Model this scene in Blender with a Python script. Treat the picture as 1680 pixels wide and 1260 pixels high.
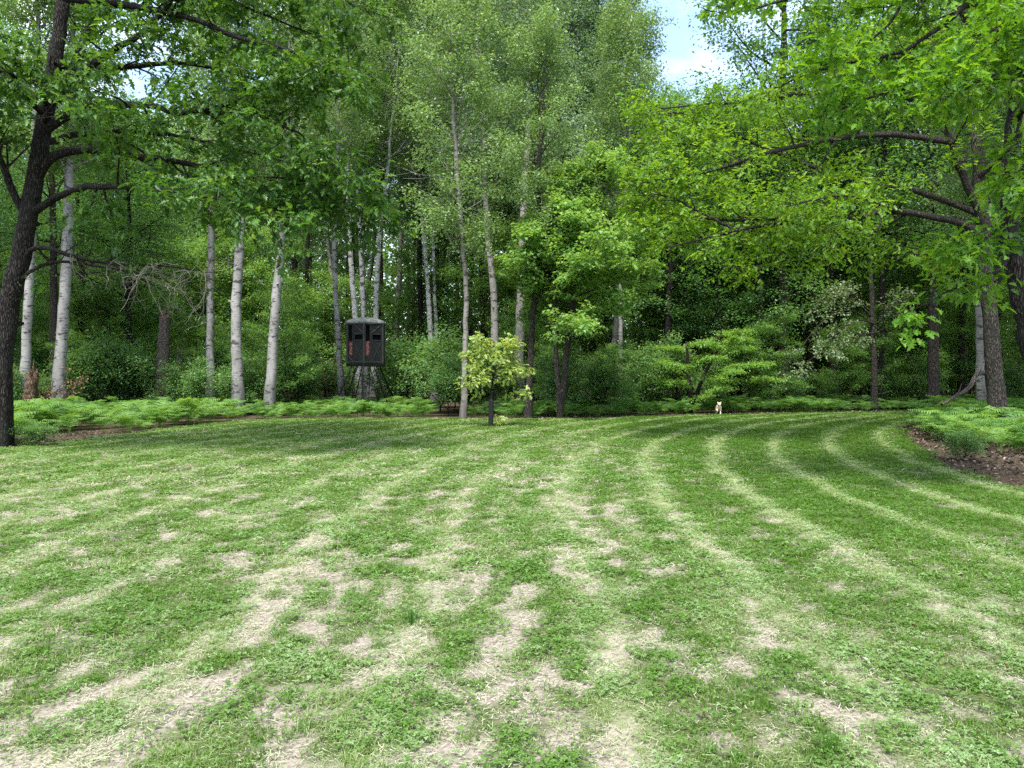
import bpy, math, random
import numpy as np
from mathutils import Vector, Matrix, Euler

# ------------------------------------------------------------------ clear
for o in list(bpy.data.objects):
    bpy.data.objects.remove(o)
SC = bpy.context.scene
COL = SC.collection
R = math.radians
F = 1269.0            # focal length in px of the 1680 wide photograph
EYE = 1.6
HZ = 615.0            # horizon row in the photograph

# ------------------------------------------------------------------ camera
cam_d = bpy.data.cameras.new('camera')
cam = bpy.data.objects.new('camera', cam_d)
COL.objects.link(cam)
cam_d.sensor_width = 36.0
cam_d.lens = 36.0 * F / 1680.0
cam_d.clip_start = 0.05
cam_d.clip_end = 2000
cam.location = (0, 0, EYE)
cam.rotation_euler = (R(90) - math.atan((630 - HZ) / F), 0, 0)
SC.camera = cam

# ------------------------------------------------------------------ light
SUN_TO = Vector((-0.12, -0.45, 0.885)).normalized()     # towards the sun
sun_el = math.asin(SUN_TO.z)
sun_rot = math.atan2(SUN_TO.x, SUN_TO.y)
world = bpy.data.worlds.new('World')
SC.world = world
world.use_nodes = True
wn, wl = world.node_tree.nodes, world.node_tree.links
wn.clear()
w_out = wn.new('ShaderNodeOutputWorld')
w_bg = wn.new('ShaderNodeBackground')
w_bg.inputs['Strength'].default_value = 0.15
w_sky = wn.new('ShaderNodeTexSky')
w_sky.sky_type = 'NISHITA'
w_sky.sun_disc = False
w_sky.sun_elevation = sun_el
w_sky.sun_rotation = sun_rot
w_sky.dust_density = 1.5
w_tc = wn.new('ShaderNodeTexCoord')
w_map = wn.new('ShaderNodeMapping')
w_map.inputs['Scale'].default_value = (1.0, 1.0, 2.2)
w_no = wn.new('ShaderNodeTexNoise')
w_no.inputs['Scale'].default_value = 4.0
w_no.inputs['Detail'].default_value = 7
w_no.inputs['Roughness'].default_value = 0.55
w_rp = wn.new('ShaderNodeValToRGB')
w_rp.color_ramp.elements[0].position = 0.40
w_rp.color_ramp.elements[0].color = (0.05, 0.05, 0.05, 1)
w_rp.color_ramp.elements[1].position = 0.62
w_rp.color_ramp.elements[1].color = (0.95, 0.95, 0.95, 1)
w_mx = wn.new('ShaderNodeMix')
w_mx.data_type = 'RGBA'
w_mx.inputs['B'].default_value = (4.6, 5.0, 5.3, 1)      # bright thin cloud
wl.new(w_tc.outputs['Generated'], w_map.inputs['Vector'])
wl.new(w_map.outputs['Vector'], w_no.inputs['Vector'])
wl.new(w_no.outputs['Fac'], w_rp.inputs['Fac'])
wl.new(w_rp.outputs['Color'], w_mx.inputs['Factor'])
wl.new(w_sky.outputs['Color'], w_mx.inputs['A'])
wl.new(w_mx.outputs['Result'], w_bg.inputs['Color'])
wl.new(w_bg.outputs['Background'], w_out.inputs['Surface'])

sd = bpy.data.lights.new('sun', 'SUN')
sd.energy = 2.9
sd.angle = R(12.0)
sd.color = (1.0, 0.96, 0.88)
sun = bpy.data.objects.new('sun', sd)
COL.objects.link(sun)
sun.location = (-20, -15, 50)
sun.rotation_euler = SUN_TO.to_track_quat('Z', 'Y').to_euler()

SC.view_settings.view_transform = 'Standard'
SC.view_settings.look = 'None'
SC.view_settings.gamma = 1.0
SC.view_settings.use_curve_mapping = False
SC.view_settings.exposure = 1.62

SC.render.engine = 'CYCLES'
cy = SC.cycles
cy.max_bounces = 14
cy.diffuse_bounces = 10
cy.glossy_bounces = 2
cy.transmission_bounces = 10
cy.transparent_max_bounces = 4
cy.caustics_reflective = False
cy.caustics_refractive = False
cy.sample_clamp_indirect = 8
cy.use_denoising = False
cy.use_adaptive_sampling = True
cy.adaptive_threshold = 0.006


# ================================================================== helpers
def at(px, py, Y):
    return np.array([(px - 840.0) / F * Y, Y, EYE - (py - HZ) / F * Y])


def gx(px, Y):
    return (px - 840.0) / F * Y


def nrm(v):
    return v / np.maximum(np.linalg.norm(v, axis=-1, keepdims=True), 1e-9)


def lattice(seed):
    return np.random.default_rng(seed).random((128, 128))


_LAT = [lattice(100 + i) for i in range(6)]


def vnoise(x, y, seed=0):
    L = _LAT[seed % 6]
    xi, yi = np.floor(x).astype(int), np.floor(y).astype(int)
    fx, fy = x - xi, y - yi
    fx, fy = fx * fx * (3 - 2 * fx), fy * fy * (3 - 2 * fy)
    a = L[xi % 128, yi % 128]
    b = L[(xi + 1) % 128, yi % 128]
    c = L[xi % 128, (yi + 1) % 128]
    d = L[(xi + 1) % 128, (yi + 1) % 128]
    return (a * (1 - fx) + b * fx) * (1 - fy) + (c * (1 - fx) + d * fx) * fy


def fbm(x, y, oct_=4, seed=0):
    s, amp, tot = 0, 1.0, 0
    for i in range(oct_):
        s = s + amp * vnoise(x * 2 ** i + 17.3 * i, y * 2 ** i + 9.1 * i, seed + i)
        tot += amp
        amp *= 0.55
    return s / tot


def sstep(a, b, x):
    t = np.clip((x - a) / (b - a), 0, 1)
    return t * t * (3 - 2 * t)


class Acc:
    """collects vertices, triangles and quads for ONE mesh"""

    def __init__(s):
        s.v, s.t, s.q, s.n, s.r = [], [], [], 0, []

    def add(s, v, tris=None, quads=None, rnd=None):
        v = np.asarray(v, dtype=np.float64)
        if tris is not None and len(tris):
            s.t.append(np.asarray(tris, dtype=np.int64) + s.n)
        if quads is not None and len(quads):
            s.q.append(np.asarray(quads, dtype=np.int64) + s.n)
        s.v.append(v)
        s.r.append(np.full(len(v), 0.5) if rnd is None else np.asarray(rnd))
        s.n += len(v)

    def mesh(s, name, smooth=True, origin=(0, 0, 0)):
        me = bpy.data.meshes.new(name)
        if not s.v:
            return me
        V = np.concatenate(s.v) - np.asarray(origin)
        T = np.concatenate(s.t) if s.t else np.zeros((0, 3), int)
        Q = np.concatenate(s.q) if s.q else np.zeros((0, 4), int)
        me.vertices.add(len(V))
        me.vertices.foreach_set('co', V.astype(np.float32).ravel())
        loops = np.concatenate([T.ravel(), Q.ravel()]).astype(np.int32)
        me.loops.add(len(loops))
        me.loops.foreach_set('vertex_index', loops)
        cnt = np.concatenate([np.full(len(T), 3), np.full(len(Q), 4)]).astype(np.int32)
        st = np.concatenate([[0], np.cumsum(cnt)[:-1]]).astype(np.int32)
        me.polygons.add(len(cnt))
        me.polygons.foreach_set('loop_start', st)
        me.polygons.foreach_set('use_smooth', np.full(len(cnt), bool(smooth)))
        a = me.attributes.new('rnd', 'FLOAT', 'POINT')
        a.data.foreach_set('value', np.concatenate(s.r).astype(np.float32))
        me.update(calc_edges=True)
        return me


def link(o, parent=None):
    COL.objects.link(o)
    if parent is not None:
        o.parent = parent
    return o


def obj(name, me, mat=None, parent=None, loc=(0, 0, 0)):
    o = bpy.data.objects.new(name, me)
    if mat is not None and not me.materials:
        me.materials.append(mat)
    o.location = loc
    return link(o, parent)


def tag(o, label=None, cat=None, group=None, kind=None):
    if label:
        o['label'] = label
    if cat:
        o['category'] = cat
    if group:
        o['group'] = group
    if kind:
        o['kind'] = kind
    return o


def thing(name, label, cat, loc, group=None, rz=0.0):
    o = bpy.data.objects.new(name, None)
    o.empty_display_size = 0.2
    o.location = loc
    o.rotation_euler = (0, 0, rz)
    link(o)
    return tag(o, label, cat, group)


def resample(pts, n):
    """Catmull-Rom through pts, n samples spaced by arc length"""
    P = np.asarray(pts, float)
    if len(P) == 2:
        return P[0] + (P[1] - P[0]) * np.linspace(0, 1, n)[:, None]
    E = np.vstack([2 * P[0] - P[1], P, 2 * P[-1] - P[-2]])
    out = []
    for i in range(1, len(E) - 2):
        p0, p1, p2, p3 = E[i - 1], E[i], E[i + 1], E[i + 2]
        t = np.linspace(0, 1, 8, endpoint=False)[:, None]
        out.append(0.5 * ((2 * p1) + (-p0 + p2) * t + (2 * p0 - 5 * p1 + 4 * p2 - p3) * t ** 2
                          + (-p0 + 3 * p1 - 3 * p2 + p3) * t ** 3))
    D = np.vstack(out + [P[-1:]])
    s = np.concatenate([[0], np.cumsum(np.linalg.norm(np.diff(D, axis=0), axis=1))])
    g = np.linspace(0, s[-1], n)
    return np.stack([np.interp(g, s, D[:, k]) for k in range(3)], 1)


def tube(acc, pts, rad, sides=8, rng=None, rough=0.0, cap=True, flare=None):
    P = np.asarray(pts, float)
    rad = np.broadcast_to(np.asarray(rad, float), (len(P),))
    T = nrm(np.gradient(P, axis=0))
    m = nrm(T.mean(0))
    ref = np.array([0, 0, 1.0]) if abs(m[2]) < 0.8 else np.array([1.0, 0, 0])
    A = nrm(np.cross(T, ref))
    B = np.cross(T, A)
    th = np.linspace(0, 2 * math.pi, sides, endpoint=False)
    rr = np.repeat(rad[:, None], sides, 1)
    if rough and rng is not None:
        ns = rng.normal(0, 1, rr.shape)
        ns = (ns + np.roll(ns, 1, 0) + np.roll(ns, 1, 1)) / 1.7
        lob = 0.6 * np.cos(3 * th + rng.random() * 6)[None, :]
        rr = rr * (1 + rough * (ns + lob))
    if flare is not None:
        rr = rr * flare(np.linspace(0, 1, len(P))[:, None], th[None, :])
    V = (P[:, None, :] + A[:, None, :] * (np.cos(th)[None, :, None] * rr[..., None])
         + B[:, None, :] * (np.sin(th)[None, :, None] * rr[..., None])).reshape(-1, 3)
    n = len(P)
    i = np.arange(n - 1)[:, None] * sides
    j = np.arange(sides)[None, :]
    j2 = (j + 1) % sides
    Q = np.stack([i + j, i + j2, i + sides + j2, i + sides + j], -1).reshape(-1, 4)
    tris = None
    if cap:
        V = np.vstack([V, P[-1:]])
        a = (n - 1) * sides
        tris = np.stack([a + np.arange(sides), a + (np.arange(sides) + 1) % sides,
                         np.full(sides, n * sides)], -1)
    acc.add(V, tris, Q)


def box(acc, c, s, rz=0.0, M=None):
    x, y, z = s[0] / 2, s[1] / 2, s[2] / 2
    V = np.array([[-x, -y, -z], [x, -y, -z], [x, y, -z], [-x, y, -z],
                  [-x, -y, z], [x, -y, z], [x, y, z], [-x, y, z]])
    cs, sn = math.cos(rz), math.sin(rz)
    V = V @ np.array([[cs, sn, 0], [-sn, cs, 0], [0, 0, 1]])
    V = V + np.asarray(c)
    if M is not None:
        V = V @ np.array(M.to_3x3()).T + np.array(M.translation)
    acc.add(V, None, [[0, 3, 2, 1], [4, 5, 6, 7], [0, 1, 5, 4], [1, 2, 6, 5], [2, 3, 7, 6], [3, 0, 4, 7]])


# ---- leaf outlines: x across, y along, z out of the blade
def fan(outline, cy_=0.5, curl=0.16, droop=0.14):
    r = outline + [(-x, y) for x, y in reversed(outline[1:-1])]
    V = [(0, cy_, 0)] + [(x, y, 0) for x, y in r]
    V = np.array(V, float)
    V[:, 2] = curl * np.abs(V[:, 0]) * 2 - droop * V[:, 1] ** 2 * 1.5
    n = len(r)
    T = np.array([[0, 1 + i, 1 + (i + 1) % n] for i in range(n)])
    return V, T


LEAF = {
    'oak': fan([(0, 0), (.12, .12), (.30, .20), (.12, .33), (.44, .45), (.16, .55), (.42, .72), (.16, .77), (.17, .92), (0, 1.05)]),
    'oakmid': fan([(0, 0), (.30, .2), (.12, .34), (.46, .5), (.15, .6), (.38, .82), (0, 1.05)]),
    'maple': fan([(0, 0.05), (.42, .12), (.25, .3), (.55, .62), (.2, .6), (0, 1.05)], 0.35),
    'oval': fan([(0, 0), (.36, .33), (.30, .68), (0, 1.05)]),
    'kite': (np.array([[0, 0, 0], [.42, .48, .07], [0, 1.05, -.12], [-.42, .48, .07]], float), np.array([[0, 1, 2], [0, 2, 3]])),
}


def leaf_frames(rng, base, dirs, flat=1.0, hang=0.25, spread=1.0):
    """leaf axis and blade normal for leaves rooted at base, growing around dirs"""
    n = len(base)
    rv = rng.normal(0, 1, (n, 3))
    rv[:, 2] *= 0.45
    D = nrm(dirs * 0.7 + nrm(rv) * spread + np.array([0, 0, -hang]))
    N = nrm(np.array([0, 0, flat]) + rng.normal(0, 0.42, (n, 3)))
    N = nrm(N - D * (N * D).sum(1, keepdims=True))
    return D, N


def add_leaves(acc, rng, P, D, N, L, W, kind, rnd):
    V, T = LEAF[kind]
    S = np.cross(D, N)
    n, k = len(P), len(V)
    Vs = (P[:, None, :] + D[:, None, :] * (V[None, :, 1:2] * L[:, None, None])
          + S[:, None, :] * (V[None, :, 0:1] * W[:, None, None])
          + N[:, None, :] * (V[None, :, 2:3] * L[:, None, None])).reshape(-1, 3)
    Ts = (T[None] + (np.arange(n) * k)[:, None, None]).reshape(-1, 3)
    acc.add(Vs, Ts, None, np.repeat(rnd, k))


def wander(rng, p0, d0, length, n, wob=0.15, lift=0.0):
    P = [np.asarray(p0, float)]
    d = nrm(np.asarray(d0, float))
    st = length / (n - 1)
    for i in range(n - 1):
        d = nrm(d + rng.normal(0, wob, 3) + np.array([0, 0, lift / (n - 1)]))
        P.append(P[-1] + d * st)
    return np.array(P)


def dress(rng, pts, r0, r1, wood, tips, n_side, l_side, n_twig, l_twig, f0=0.15, lift=0.1,
          flat_sides=0.25, twig_wood=True, side_ang=(35, 70), sides=7):
    """a limb along pts with side branches and twigs; collects twig points in tips"""
    n = len(pts)
    rad = np.linspace(r0, r1, n) if np.isscalar(r0) else r0
    if wood is not None:
        tube(wood, pts, rad, sides, rng, 0.05)
    T = nrm(np.gradient(pts, axis=0))
    sgn = 1
    for i in range(n_side + 1):
        if i == n_side:
            p, t, f, L = pts[-1], T[-1], 1.0, l_side * 0.5
            d = t
        else:
            f = f0 + (1 - f0) * (i + rng.random()) / n_side
            k = f * (n - 1)
            a = min(int(k), n - 2)
            p = pts[a] + (pts[a + 1] - pts[a]) * (k - a)
            t = T[a]
            L = l_side * (1.15 - 0.6 * f) * rng.uniform(0.6, 1.25)
            up = np.array([0, 0, 1.0]) if abs(t[2]) < 0.85 else nrm(rng.normal(0, 1, 3))
            s = nrm(np.cross(t, up))
            u = np.cross(s, t)
            ang = R(rng.uniform(*side_ang))
            rollz = rng.normal(0, flat_sides * 3.0)
            sd_ = s * (sgn * math.cos(rollz)) + u * math.sin(rollz)
            d = t * math.cos(ang) + sd_ * math.sin(ang)
            sgn = -sgn
        sb = wander(rng, p, d, L, 6, 0.16, lift)
        rb = max(0.006, float(np.interp(f, [0, 1], [rad[0], rad[-1]])) * 0.45)
        if wood is not None:
            tube(wood, sb, np.linspace(rb, 0.005, 6), 4, None, 0)
        ts = nrm(np.gradient(sb, axis=0))
        for j in range(n_twig):
            g = 0.15 + 0.85 * (j + rng.random()) / n_twig
            k = g * 5
            a = min(int(k), 4)
            q = sb[a] + (sb[a + 1] - sb[a]) * (k - a)
            dv = nrm(ts[a] * 0.7 + rng.normal(0, 1, 3) * np.array([0.75, 0.75, flat_sides + 0.2]))
            tw = wander(rng, q, dv, l_twig * rng.uniform(0.5, 1.3), 3, 0.15, lift * 0.6)
            if wood is not None and twig_wood:
                tube(wood, tw, [0.005, 0.004, 0.0025], 3, None, 0, cap=False)
            d3 = nrm(tw[-1] - tw[0])
            tips.append((tw[-1], d3))
            tips.append((tw[1], d3))
        tips.append((sb[-1], ts[-1]))


def foliate(rng, tips, per, sig, kind, size, wide=0.7, flat=1.0, hang=0.25, jit=0.25):
    tp = np.array([t[0] for t in tips])
    td = np.array([t[1] for t in tips])
    n = len(tp)
    cl = rng.random(n)
    idx = np.repeat(np.arange(n), per)
    P = tp[idx] + rng.normal(0, sig, (len(idx), 3)) * np.array([1, 1, 0.55])
    D, N = leaf_frames(rng, P, td[idx], flat, hang)
    L = size * rng.uniform(1 - jit * 1.6, 1 + jit, len(idx))
    W = L * wide * rng.uniform(0.85, 1.15, len(idx))
    rnd = np.clip(0.6 * cl[idx] + 0.4 * rng.random(len(idx)), 0, 1)
    return dict(P=P, D=D, N=N, L=L, W=W, rnd=rnd, kind=kind)


def leaf_acc(rng, lv, mask=None):
    a = Acc()
    m = slice(None) if mask is None else mask
    add_leaves(a, rng, lv['P'][m], lv['D'][m], lv['N'][m], lv['L'][m], lv['W'][m], lv['kind'], lv['rnd'][m])
    return a


# ================================================================== materials
def newmat(name):
    m = bpy.data.materials.new(name)
    m.use_nodes = True
    nt = m.node_tree
    nt.nodes.clear()
    out = nt.nodes.new('ShaderNodeOutputMaterial')
    return m, nt, out


def ramp(nt, cols, fac=None, interp='LINEAR'):
    rp = nt.nodes.new('ShaderNodeValToRGB')
    el = rp.color_ramp.elements
    rp.color_ramp.interpolation = interp
    while len(el) < len(cols):
        el.new(0.5)
    for e, (p, c) in zip(el, cols):
        e.position = p
        e.color = (c[0], c[1], c[2], 1)
    if fac is not None:
        nt.links.new(fac, rp.inputs['Fac'])
    return rp


def attr(nt, name, typ='GEOMETRY'):
    a = nt.nodes.new('ShaderNodeAttribute')
    a.attribute_name = name
    a.attribute_type = typ
    return a


def noise(nt, scale, detail=4, vec=None, rough=0.55):
    n = nt.nodes.new('ShaderNodeTexNoise')
    n.inputs['Scale'].default_value = scale
    n.inputs['Detail'].default_value = detail
    n.inputs['Roughness'].default_value = rough
    if vec is not None:
        nt.links.new(vec, n.inputs['Vector'])
    return n


def objvec(nt, scale):
    tc = nt.nodes.new('ShaderNodeTexCoord')
    mp = nt.nodes.new('ShaderNodeMapping')
    mp.inputs['Scale'].default_value = scale
    nt.links.new(tc.outputs['Object'], mp.inputs['Vector'])
    return mp.outputs['Vector']


def math_(nt, op, a, b=None, c=None):
    n = nt.nodes.new('ShaderNodeMath')
    n.operation = op
    for i, v in enumerate((a, b, c)):
        if v is None:
            continue
        if isinstance(v, (int, float)):
            n.inputs[i].default_value = v
        else:
            nt.links.new(v, n.inputs[i])
    return n.outputs[0]


def mixc(nt, fac, a, b):
    n = nt.nodes.new('ShaderNodeMix')
    n.data_type = 'RGBA'
    for k, v in (('Factor', fac), ('A', a), ('B', b)):
        if isinstance(v, tuple):
            n.inputs[k].default_value = (v[0], v[1], v[2], 1)
        elif isinstance(v, (int, float)):
            n.inputs[k].default_value = v
        else:
            nt.links.new(v, n.inputs[k])
    return n.outputs['Result']


def principled(nt, out, col, rough=0.7, spec=0.3, bump=None, bstr=0.4, bdist=0.02, metallic=0.0):
    b = nt.nodes.new('ShaderNodeBsdfPrincipled')
    if isinstance(col, tuple):
        b.inputs['Base Color'].default_value = (col[0], col[1], col[2], 1)
    else:
        nt.links.new(col, b.inputs['Base Color'])
    b.inputs['Roughness'].default_value = rough
    b.inputs['Specular IOR Level'].default_value = spec
    b.inputs['Metallic'].default_value = metallic
    if bump is not None:
        bp = nt.nodes.new('ShaderNodeBump')
        bp.inputs['Strength'].default_value = bstr
        bp.inputs['Distance'].default_value = bdist
        nt.links.new(bump, bp.inputs['Height'])
        nt.links.new(bp.outputs['Normal'], b.inputs['Normal'])
    if out is not None:
        nt.links.new(b.outputs[0], out.inputs['Surface'])
    return b


def leaf_mat(name, dark, mid, light, trans=0.42, gain=1.5, rough=0.42, spec=0.35, inst=None, tc_=(1.5, 1.25, .5)):
    """dark/mid/light: the leaf colours spread over the leaves; light passing through is yellower"""
    m, nt, out = newmat(name)
    if inst:
        a = attr(nt, inst, 'INSTANCER').outputs['Fac']
        g = attr(nt, 'rnd').outputs['Fac']
        fac = math_(nt, 'ADD', math_(nt, 'MULTIPLY', a, 0.65), math_(nt, 'MULTIPLY', g, 0.35))
    else:
        fac = attr(nt, 'rnd').outputs['Fac']
        oi = nt.nodes.new('ShaderNodeObjectInfo')
        sh = math_(nt, 'MULTIPLY', math_(nt, 'SUBTRACT', oi.outputs['Random'], 0.5), 0.28)
        fac = math_(nt, 'ADD', fac, sh)
    rp = ramp(nt, [(0.0, dark), (0.5, mid), (1.0, light)], fac)
    b = principled(nt, None, rp.outputs['Color'], rough, spec)
    t = nt.nodes.new('ShaderNodeBsdfTranslucent')
    tc = nt.nodes.new('ShaderNodeMix')
    tc.data_type = 'RGBA'
    tc.blend_type = 'MULTIPLY'
    tc.inputs['Factor'].default_value = 1
    tc.inputs['B'].default_value = (tc_[0] * gain, tc_[1] * gain, tc_[2] * gain, 1)
    nt.links.new(rp.outputs['Color'], tc.inputs['A'])
    nt.links.new(tc.outputs['Result'], t.inputs['Color'])
    mx = nt.nodes.new('ShaderNodeMixShader')
    mx.inputs[0].default_value = trans
    nt.links.new(b.outputs[0], mx.inputs[1])
    nt.links.new(t.outputs[0], mx.inputs[2])
    nt.links.new(mx.outputs[0], out.inputs['Surface'])
    return m


def bark_mat(name, c0, c1, c2, moss=None):
    """furrowed bark: plates and ridges that run along the trunk"""
    m, nt, out = newmat(name)
    v = objvec(nt, (1, 1, 1))
    wob = noise(nt, 5.0, 3, v)
    add = nt.nodes.new('ShaderNodeVectorMath')
    add.operation = 'MULTIPLY_ADD'
    nt.links.new(wob.outputs['Color'], add.inputs[0])
    add.inputs[1].default_value = (.05, .05, .12)
    nt.links.new(v, add.inputs[2])
    mp = nt.nodes.new('ShaderNodeMapping')
    mp.inputs['Scale'].default_value = (32, 32, 5.0)
    nt.links.new(add.outputs[0], mp.inputs['Vector'])
    vo = nt.nodes.new('ShaderNodeTexVoronoi')
    vo.feature = 'DISTANCE_TO_EDGE'
    vo.inputs['Scale'].default_value = 1.0
    nt.links.new(mp.outputs['Vector'], vo.inputs['Vector'])
    n1 = noise(nt, 1.0, 7, objvec(nt, (30, 30, 9)), 0.65)
    h = math_(nt, 'ADD', math_(nt, 'MULTIPLY', math_(nt, 'MINIMUM', vo.outputs['Distance'], 0.28), 2.2), math_(nt, 'MULTIPLY', n1.outputs['Fac'], .55))
    n2 = noise(nt, 1.0, 5, objvec(nt, (2.6, 2.6, 1.3)))
    rp = ramp(nt, [(0.26, c0), (0.52, c1), (0.88, c2)], h)
    mf = ramp(nt, [(0.45, (0, 0, 0)), (0.68, (.75, .75, .75))], n2.outputs['Fac'])
    col = mixc(nt, mf.outputs['Color'], rp.outputs['Color'], moss or c1)
    principled(nt, out, col, 0.92, 0.12, h, 1.0, 0.05)
    return m


def birch_mat(name, white, grey, dark, foot=1.6):
    m, nt, out = newmat(name)
    n1 = noise(nt, 1.0, 5, objvec(nt, (3.0, 3.0, 1.2)))
    base = ramp(nt, [(0.3, grey), (0.62, white)], n1.outputs['Fac'])
    # thin dark dashes lying across the trunk, larger black scars
    n2 = noise(nt, 1.0, 3, objvec(nt, (5.0, 5.0, 26.0)), 0.5)
    dash = ramp(nt, [(0.56, (0, 0, 0)), (0.66, (1, 1, 1))], n2.outputs['Fac'])
    n3 = noise(nt, 1.0, 4, objvec(nt, (2.8, 2.8, 5.5)), 0.6)
    scar = ramp(nt, [(0.565, (0, 0, 0)), (0.61, (1, 1, 1))], n3.outputs['Fac'])
    dk = math_(nt, 'MAXIMUM', math_(nt, 'MULTIPLY', dash.outputs['Color'], 0.75), math_(nt, 'MULTIPLY', scar.outputs['Color'], 0.85))
    tc = nt.nodes.new('ShaderNodeTexCoord')
    sp = nt.nodes.new('ShaderNodeSeparateXYZ')
    nt.links.new(tc.outputs['Object'], sp.inputs[0])
    n4 = noise(nt, 1.0, 6, objvec(nt, (9, 9, 2.0)), 0.65)
    ft = math_(nt, 'SUBTRACT', 1.0, math_(nt, 'DIVIDE', sp.outputs['Z'], foot))
    ft = math_(nt, 'ADD', ft, math_(nt, 'MULTIPLY', math_(nt, 'SUBTRACT', n4.outputs['Fac'], 0.55), 1.6))
    ft = math_(nt, 'MULTIPLY', math_(nt, 'MINIMUM', math_(nt, 'MAXIMUM', ft, 0.0), 1.0), 0.75)
    dk = math_(nt, 'MAXIMUM', dk, ft)
    col = mixc(nt, dk, base.outputs['Color'], dark)
    principled(nt, out, col, 0.75, 0.2, n3.outputs['Fac'], 0.35, 0.02)
    return m


def plain_mat(name, c, rough=0.7, spec=0.3, vary=0.25, scale=6.0, metallic=0.0):
    m, nt, out = newmat(name)
    n = noise(nt, scale, 5, objvec(nt, (1, 1, 1)))
    a = tuple(x * (1 - vary) for x in c)
    b = tuple(min(1, x * (1 + vary)) for x in c)
    rp = ramp(nt, [(0.3, a), (0.7, b)], n.outputs['Fac'])
    principled(nt, out, rp.outputs['Color'], rough, spec, n.outputs['Fac'], 0.15, 0.01, metallic)
    return m


M = {}
M['oak_deep'] = leaf_mat('oak_leaf_deep', (.024, .075, .015), (.056, .145, .022), (.125, .24, .048), 0.40, 1.3)  # deep green leaves of the left oak
M['oak_bright'] = leaf_mat('oak_leaf_yellow_green', (.045, .130, .012), (.105, .230, .018), (.19, .33, .045), 0.45, 1.35)
M['oak_near'] = leaf_mat('oak_leaf_fresh', (.040, .130, .012), (.090, .220, .016), (.17, .32, .04), 0.45, 1.35)
M['maple'] = leaf_mat('maple_leaf_fresh', (.105, .235, .055), (.175, .33, .085), (.26, .43, .145), 0.42, 1.25)
M['birch_leaf'] = leaf_mat('birch_leaf', (.10, .185, .060), (.160, .260, .085), (.24, .35, .14), 0.40, 1.25, .42, .35, None, (1.3, 1.25, .6))
M['aspen_leaf'] = leaf_mat('aspen_leaf', (.080, .150, .066), (.125, .215, .098), (.19, .29, .15), 0.38, 1.25, 0.38, 0.4, None, (1.3, 1.25, .6))
M['forest_leaf'] = leaf_mat('forest_leaf', (.048, .125, .042), (.085, .195, .062), (.15, .275, .10), 0.42, 1.35, .42, .3, None, (1.4, 1.25, .55))
M['under_leaf'] = leaf_mat('understory_leaf', (.058, .150, .044), (.105, .225, .060), (.17, .305, .095), 0.42, 1.4)
M['pale_leaf'] = leaf_mat('pale_leaf', (.09, .15, .065), (.14, .215, .105), (.23, .30, .18), 0.35, 1.1)
M['sapling_leaf'] = leaf_mat('sapling_leaf', (.19, .32, .07), (.30, .42, .12), (.45, .54, .24), 0.42, 1.1)
M['fern'] = leaf_mat('fern_frond', (.050, .140, .030), (.105, .225, .045), (.17, .31, .075), 0.42, 1.3, 0.5, 0.25, 'tint')
M['fern_plant'] = leaf_mat('fern_frond_single', (.050, .140, .030), (.105, .225, .045), (.17, .31, .075), 0.42, 1.3, 0.5, 0.25)
M['shrub'] = leaf_mat('shrub_leaf', (.055, .145, .048), (.10, .21, .070), (.16, .29, .11), 0.40, 1.3)
M['dogwood_leaf'] = leaf_mat('dogwood_leaf', (.070, .17, .035), (.115, .25, .050), (.19, .34, .085), 0.42, 1.3)
M['dead_leaf'] = leaf_mat('withered_leaf', (.16, .09, .045), (.26, .16, .08), (.38, .27, .16), 0.3, 1.0, 0.7, 0.2)
M['grass'] = leaf_mat('grass_blade', (.030, .092, .006), (.088, .190, .016), (.32, .38, .20), 0.38, 1.25, 0.5, 0.25, 'tint')
M['clover'] = leaf_mat('clover_leaf', (.040, .110, .012), (.098, .200, .030), (.24, .34, .17), 0.35, 1.2, 0.5, 0.25, 'tint')
M['straw'] = leaf_mat('dry_straw', (.15, .22, .09), (.31, .34, .20), (.46, .435, .355), 0.2, 0.7, 0.7, 0.2, 'tint')
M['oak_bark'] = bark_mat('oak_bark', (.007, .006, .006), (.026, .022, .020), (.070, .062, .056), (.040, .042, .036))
M['grey_bark'] = bark_mat('grey_bark', (.012, .010, .009), (.042, .035, .031), (.095, .083, .075), (.058, .056, .048))
M['dark_bark'] = bark_mat('dark_bark', (.010, .009, .009), (.028, .025, .022), (.062, .056, .050))
M['dead_wood'] = bark_mat('dead_wood', (.045, .034, .030), (.10, .082, .070), (.20, .175, .155))
M['torn_wood'] = bark_mat('torn_wood', (.05, .030, .020), (.11, .070, .045), (.23, .165, .12))
M['birch'] = birch_mat('birch_bark', (.29, .28, .275), (.165, .157, .153), (.020, .025, .023))
M['aspen'] = birch_mat('aspen_bark', (.29, .27, .25), (.19, .172, .16), (.035, .031, .028), 2.5)
M['birch_lit'] = birch_mat('birch_bark_lit', (.50, .49, .48), (.34, .325, .32), (.03, .028, .026))  # brightened copy of the birch bark: whitened to make up for shade on far stems
M['lichen'] = birch_mat('lichen_bark', (.24, .225, .21), (.13, .118, .108), (.035, .031, .027), 1.0)


# ================================================================== the ground
def lawn_u(x, y):
    yy = np.maximum(y - 8.0, 0)
    u0 = x - 0.0145 * yy ** 2
    c = 0.0145 + 0.0007 * np.clip(u0, -8, 7)
    return x - c * yy ** 2 - 0.00045 * np.maximum(y - 19, 0) ** 3


_g = np.random.default_rng(1).uniform(0, 60, (2, 20000))
_QV = np.quantile(0.25 * fbm(_g[0] * 1.9, _g[1] * .40, 4, 3) + 0.75 * fbm(_g[0] * 8.0, _g[1] * 2.6, 4, 4), np.linspace(0, 1, 101))


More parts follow.
